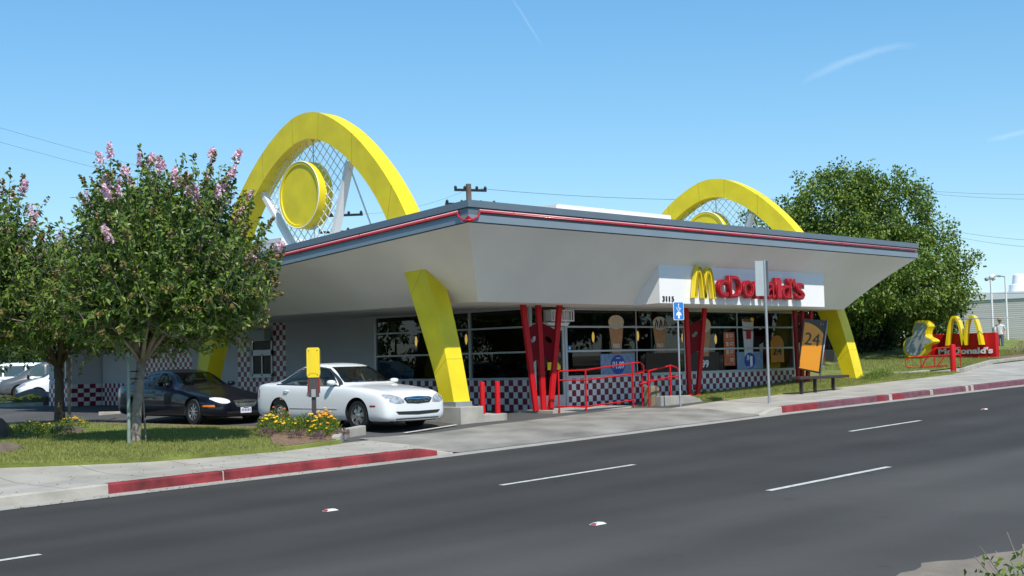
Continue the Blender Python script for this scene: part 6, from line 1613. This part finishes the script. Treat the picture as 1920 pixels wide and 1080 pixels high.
# ---------------------------------------------------------------- parked vehicles at the far left
hatch_keys = [(0, .34, .60, .55, .66, .45), (.08, .25, .66, .72, .72, .6), (.25, .2, .72, .80, .84, .66), (.6, .2, .80, .84, .97, .68), (.95, .2, .88, .85, 1.06, .64), (1.3, .2, .94, .85, 1.27, .60), (1.7, .2, .96, .85, 1.46, .58), (2.3, .2, .97, .85, 1.53, .58), (3.0, .2, .98, .85, 1.51, .57), (3.5, .2, .99, .84, 1.42, .56), (3.8, .24, .98, .81, 1.20, .55), (3.95, .32, .92, .72, 1.0, .5)]
def simple_spec(keys, L, paint, axles, r=.31, vanw=False, tall=1.5, track=.74):
    belt = keys[6][2]
    if vanw: sp = [('side_pane', M['glass_win'], [(1.25, belt + .03), (2.0, belt + .03)], [(1.6, tall - .2), (2.0, tall - .16)]), ('side_pane', M['glass_win'], [(2.08, belt + .03), (3.05, belt + .03)], [(2.08, tall - .16), (3.05, tall - .16)]), ('side_pane', M['glass_win'], [(3.13, belt + .03), (4.25, belt + .03)], [(3.13, tall - .16), (4.15, tall - .18)])]
    else: sp = [('side_pane', M['glass_win'], [(1.15, belt + .04), (2.1, belt + .03)], [(1.5, tall - .22), (2.1, tall - .13)]), ('side_pane', M['glass_win'], [(2.18, belt + .03), (3.3, belt + .04)], [(2.18, tall - .13), (3.1, tall - .18)])]
    return dict(L=L, paint=paint, keys=keys, axles=axles, r=r, track=track, side_patches=[(a, b, c, [(x, z) for x, z in d]) for a, b, c, d in sp],
        blobs=[('headlight', M['lens'], (.55, .72), [(.40, .66), (.62, .65), (.74, .72), (.72, .80), (.55, .80), (.42, .74)], 'x')],
        end_patches=[('windshield', M['glass_win'], [(-.6, belt + .10), (.6, belt + .10)], [(-.5, tall - .14), (.5, tall - .14)], 1), ('grille', M['trim_dark'], [(-.32, .45), (.32, .45)], [(-.35, .56), (.35, .56)], 1)],
        mirror=(1.3, belt + .1), handles=[(2.0, belt - .1)], spokes=5)
M['glass_win'] = mat('tinted_glass', (.05, .075, .075), .06, spec=.9)
van_keys = [(0, .36, .62, .60, .70, .5), (.08, .27, .68, .80, .78, .68), (.3, .22, .76, .88, .92, .74), (.7, .22, .86, .93, 1.03, .76), (1.0, .22, .95, .94, 1.18, .72), (1.35, .22, 1.0, .95, 1.40, .70), (1.8, .22, 1.02, .95, 1.64, .70), (2.4, .22, 1.03, .95, 1.74, .70), (3.4, .22, 1.04, .95, 1.74, .70), (4.2, .22, 1.05, .94, 1.70, .69), (4.6, .26, 1.05, .90, 1.55, .66), (4.75, .34, 1.0, .82, 1.2, .6)]
make_car('parked_car', (0.1, 29.9, 0), R(160), simple_spec(hatch_keys, 3.95, M['car_white'], (.75, 3.2), tall=1.53), 'white compact car nosing left behind the trunk at the far left', 'cars parked at the far left')
make_car('parked_van', (1.6, 35.2, 0.05), R(158), simple_spec(van_keys, 4.75, M['car_grey'], (.95, 3.9), .33, True, 1.74, .82), 'dark grey minivan parked behind the white compact car', 'cars parked at the far left', cat='van')
make_car('parked_van', (2.4, 41.4, .05), R(158), simple_spec(van_keys, 4.75, M['car_white'], (.95, 3.9), .33, True, 1.74, .82), 'white van parked furthest away at the left edge', 'cars parked at the far left', cat='van')
make_car('parked_car', (-10.9, 16.4, -.1), R(-100), simple_spec(hatch_keys, 3.95, mat('blue_car_paint', (.01, .015, .06), .3, coat=.9), (.75, 3.2), tall=1.53), 'dark blue car just entering at the left edge of the lot', 'cars parked at the far left')
# dark red pickup behind the far red column
mb_t = make_car('parked_truck', (19.3, 8.7, .35), R(90 + 20), simple_spec(van_keys, 4.75, mat('dark_red_paint', (.16, .01, .012), .3, coat=.9), (.95, 3.9), .36, True, 1.74, .82), 'dark red vehicle with chrome bumper behind the leaning amber banner', cat='truck')
mb = MB(); mb.tube([(-4.83, -.85, .45), (-4.87, 0, .45), (-4.83, .85, .45)], .07, 8); mb.build('bumper', M['chrome'], mb_t, smooth=True)
# ---------------------------------------------------------------- people
def skin_body(name, joints, edges, mats_fn, parent, sub=2):
    """joints: name -> (co, radius); one continuous skinned surface"""
    names = list(joints); me = bpy.data.meshes.new(name); me.from_pydata([joints[n][0] for n in names], [(names.index(a), names.index(b)) for a, b in edges], [])
    o = bpy.data.objects.new(name, me); COL.objects.link(o); o.parent = parent
    md = o.modifiers.new('skin', 'SKIN'); md.use_smooth_shade = True
    for i, n in enumerate(names): r = joints[n][1]; r = r if isinstance(r, tuple) else (r, r); me.skin_vertices[0].data[i].radius = r
    me.skin_vertices[0].data[0].use_root = True
    o.modifiers.new('sub', 'SUBSURF').levels = sub
    me2 = eval_mesh(o); o.modifiers.clear(); o.data = me2
    for p in me2.polygons: p.use_smooth = True
    me2.materials.clear(); order = []
    for p in me2.polygons:
        m_ = mats_fn(p.center)
        if m_ not in order: order.append(m_); me2.materials.append(m_)
        p.material_index = order.index(m_)
    return o
def head(parent, c, rz, hair_m, s=1.0):
    """egg shaped head with brow, nose, chin, ears; faces local +x"""
    bm = bmesh.new(); bmesh.ops.create_uvsphere(bm, u_segments=28, v_segments=20, radius=1)
    for v in bm.verts:
        x, y, z = v.co; k = 1 - .22 * max(0, -z) ** 1.2; nx, ny, nz_ = x * .098 * k, y * .078 * k, z * .122
        if x > .5: nx += .022 * math.exp(-((y / .16) ** 2 + ((z + .12) / .20) ** 2)) - .008 * math.exp(-(((abs(y) - .38) / .2) ** 2 + ((z - .12) / .16) ** 2)) + .006 * math.exp(-((y / .3) ** 2 + ((z + .5) / .09) ** 2)) + .010 * math.exp(-((y / .3) ** 2 + ((z + .86) / .16) ** 2))
        ny += math.copysign(.012 * math.exp(-((x / .2) ** 2 + (z / .25) ** 2)), y) if abs(y) > .8 else 0
        v.co = (nx * s, ny * s, nz_ * s)
    me = bpy.data.meshes.new('head'); bm.to_mesh(me); bm.free(); me.materials.append(M['skin'])
    for p in me.polygons: p.use_smooth = True
    o = bpy.data.objects.new('head', me); COL.objects.link(o); o.parent = parent; o.location = c; o.rotation_euler = (0, 0, rz)
    mb = MB(); n = 18
    vs_ = []
    for j in range(9):
        th = math.pi * .5 * j / 8 * 1.25
        for i in range(n):
            a = 2 * math.pi * i / n; lim = th if math.cos(a) < .3 else min(th, .75)
            vs_.append((( math.sin(lim) * math.cos(a) * .108 - .006) * s, math.sin(lim) * math.sin(a) * .088 * s, (math.cos(lim) * .134) * s))
    fs = [(j * n + i, j * n + (i + 1) % n, (j + 1) * n + (i + 1) % n, (j + 1) * n + i) for j in range(8) for i in range(n)]
    mb.add(vs_, fs); h_ = mb.build('hair', hair_m, o, smooth=True)
    for sy in (-1, 1):
        e = MB(); e.lathe([(.002, -.007), (.008, -.003), (.008, .003), (.002, .007)], (0, 0, 0), 'x', 8); eo = e.build('eye', M['black_glossy'], o, smooth=True); eo.location = (.088 * s, sy * .030 * s, .012 * s)
    return o
def hand(parent, c, dirv, palm, s=1.0, curl=.9, mirror=1):
    """palm with four fingers curling and a side thumb"""
    d = Vector(dirv).normalized(); n = Vector(palm).normalized(); side = d.cross(n) * mirror; c = Vector(c)
    joints = {'wrist': (c, .022 * s), 'palm': (c + d * .045 * s, (.036 * s, .018 * s)), 'knuckle': (c + d * .085 * s, (.038 * s, .016 * s))}
    me_o = skin_body('hand', joints, [('wrist', 'palm'), ('palm', 'knuckle')], lambda q: M['skin'], parent, 1)
    for k, (off, ln) in enumerate(((-.030, .070), (-.010, .080), (.010, .075), (.029, .060))):
        p0 = c + d * .080 * s + side * off * s; pts = [p0]; dd = d.copy()
        for seg in (.42, .33, .25):
            pts.append(pts[-1] + dd * ln * seg * s); dd = (dd * math.cos(curl * .9) + n * math.sin(curl * .9)).normalized()
        mb = MB(); mb.tube([tuple(p) for p in pts], [.0095 * s, .009 * s, .008 * s, .006 * s], 7); mb.build('finger', M['skin'], me_o, smooth=True)
    p0 = c + d * .03 * s - side * .03 * s; mb = MB(); mb.tube([tuple(p0), tuple(p0 + (d * .5 - side * .8).normalized() * .035 * s), tuple(p0 + (d * .5 - side * .8).normalized() * .035 * s + (d * .8 + n * .6).normalized() * .03 * s)], [.012 * s, .010 * s, .007 * s], 7); mb.build('thumb', M['skin'], me_o, smooth=True)
    return me_o
# driver of the white car (seated, local car frame: x forward, steering side y=+.36)
dv = thing('person', white_car.location.copy(), white_car.rotation_euler.z, 'driver in a blue shirt behind the windscreen of the white car', 'person')
J = {'pelvis': ((-2.40, .36, .60), (.16, .12)), 'waist': ((-2.42, .36, .74), (.135, .10)), 'chest': ((-2.45, .36, .95), (.15, .105)), 'neckb': ((-2.44, .36, 1.07), .075), 'neck': ((-2.42, .36, 1.13), .052),
     'shl': ((-2.44, .54, 1.03), .06), 'ell': ((-2.22, .58, .84), .043), 'wrl': ((-1.96, .48, .97), .03), 'shr': ((-2.44, .18, 1.03), .06), 'elr': ((-2.22, .13, .86), .043), 'wrr': ((-1.96, .22, .99), .03),
     'hipl': ((-2.33, .46, .58), .09), 'knl': ((-1.95, .48, .62), .06), 'hipr': ((-2.33, .26, .58), .09), 'knr': ((-1.95, .24, .62), .06), 'anl': ((-1.72, .46, .36), .04), 'anr': ((-1.72, .26, .36), .04)}
skin_body('body', J, [('pelvis', 'waist'), ('waist', 'chest'), ('chest', 'neckb'), ('neckb', 'neck'), ('chest', 'shl'), ('shl', 'ell'), ('ell', 'wrl'), ('chest', 'shr'), ('shr', 'elr'), ('elr', 'wrr'), ('pelvis', 'hipl'), ('hipl', 'knl'), ('knl', 'anl'), ('pelvis', 'hipr'), ('hipr', 'knr'), ('knr', 'anr')],
          lambda q: M['skin'] if (q.z > 1.10 or q.x > -2.15 and q.z > .85) else (M['jeans'] if q.z < .66 else M['shirt']), dv)
head(dv, (-2.40, .36, 1.23), 0, M['hair'], .95); hand(dv, (-1.96, .48, .97), (.5, -.3, .55), (.8, 0, -.5)); hand(dv, (-1.96, .22, .99), (.6, .25, .55), (.8, 0, -.5), mirror=-1)
# pedestrian beyond the red sign
ped = thing('person', (39.1, 5.15, 1.1), R(200), 'pedestrian in white shirt, jeans and straw hat beyond the red roadside sign', 'person')
J = {'pelvis': ((0, 0, .93), (.15, .11)), 'waist': ((.0, 0, 1.08), (.13, .095)), 'chest': ((.02, 0, 1.30), (.16, .11)), 'neckb': ((.03, 0, 1.44), .07), 'neck': ((.04, 0, 1.51), .05), 'shl': ((.02, .19, 1.40), .06), 'ell': ((-.06, .23, 1.13), .043), 'wrl': ((.05, .22, .90), .03), 'shr': ((.02, -.19, 1.40), .06), 'elr': ((.10, -.24, 1.14), .043), 'wrr': ((.28, -.20, 1.02), .03),
     'hipl': ((.0, .09, .86), .095), 'knl': ((.12, .10, .48), .062), 'anl': ((.18, .10, .09), .042), 'tol': ((.33, .11, .035), .035), 'hipr': ((0, -.09, .86), .095), 'knr': ((-.02, -.10, .48), .062), 'anr': ((-.24, -.10, .14), .042), 'tor': ((-.12, -.11, .05), .035)}
skin_body('body', J, [('pelvis', 'waist'), ('waist', 'chest'), ('chest', 'neckb'), ('neckb', 'neck'), ('chest', 'shl'), ('shl', 'ell'), ('ell', 'wrl'), ('chest', 'shr'), ('shr', 'elr'), ('elr', 'wrr'), ('pelvis', 'hipl'), ('hipl', 'knl'), ('knl', 'anl'), ('anl', 'tol'), ('pelvis', 'hipr'), ('hipr', 'knr'), ('knr', 'anr'), ('anr', 'tor')],
          lambda q: M['skin'] if q.z > 1.46 or (abs(q.y) > .17 and q.z < 1.2 and q.z > .8) else (M['black'] if q.z < .11 else (M['jeans'] if q.z < .95 else M['shirt_white'])), ped)
hd_ = head(ped, (.05, 0, 1.62), 0, M['hair']); mb = MB(); mb.lathe([(.21, .06), (.20, .075), (.105, .08), (.095, .16), (.04, .175)], (0, 0, 0), 'z', 20); mb.build('hat', M['hat'], hd_, smooth=True, auto=40)
hand(ped, (.05, .22, .90), (.15, 0, -1), (0, -1, 0), curl=.4); hand(ped, (.28, -.20, 1.02), (.8, 0, -.3), (0, 1, 0), curl=.4, mirror=-1)
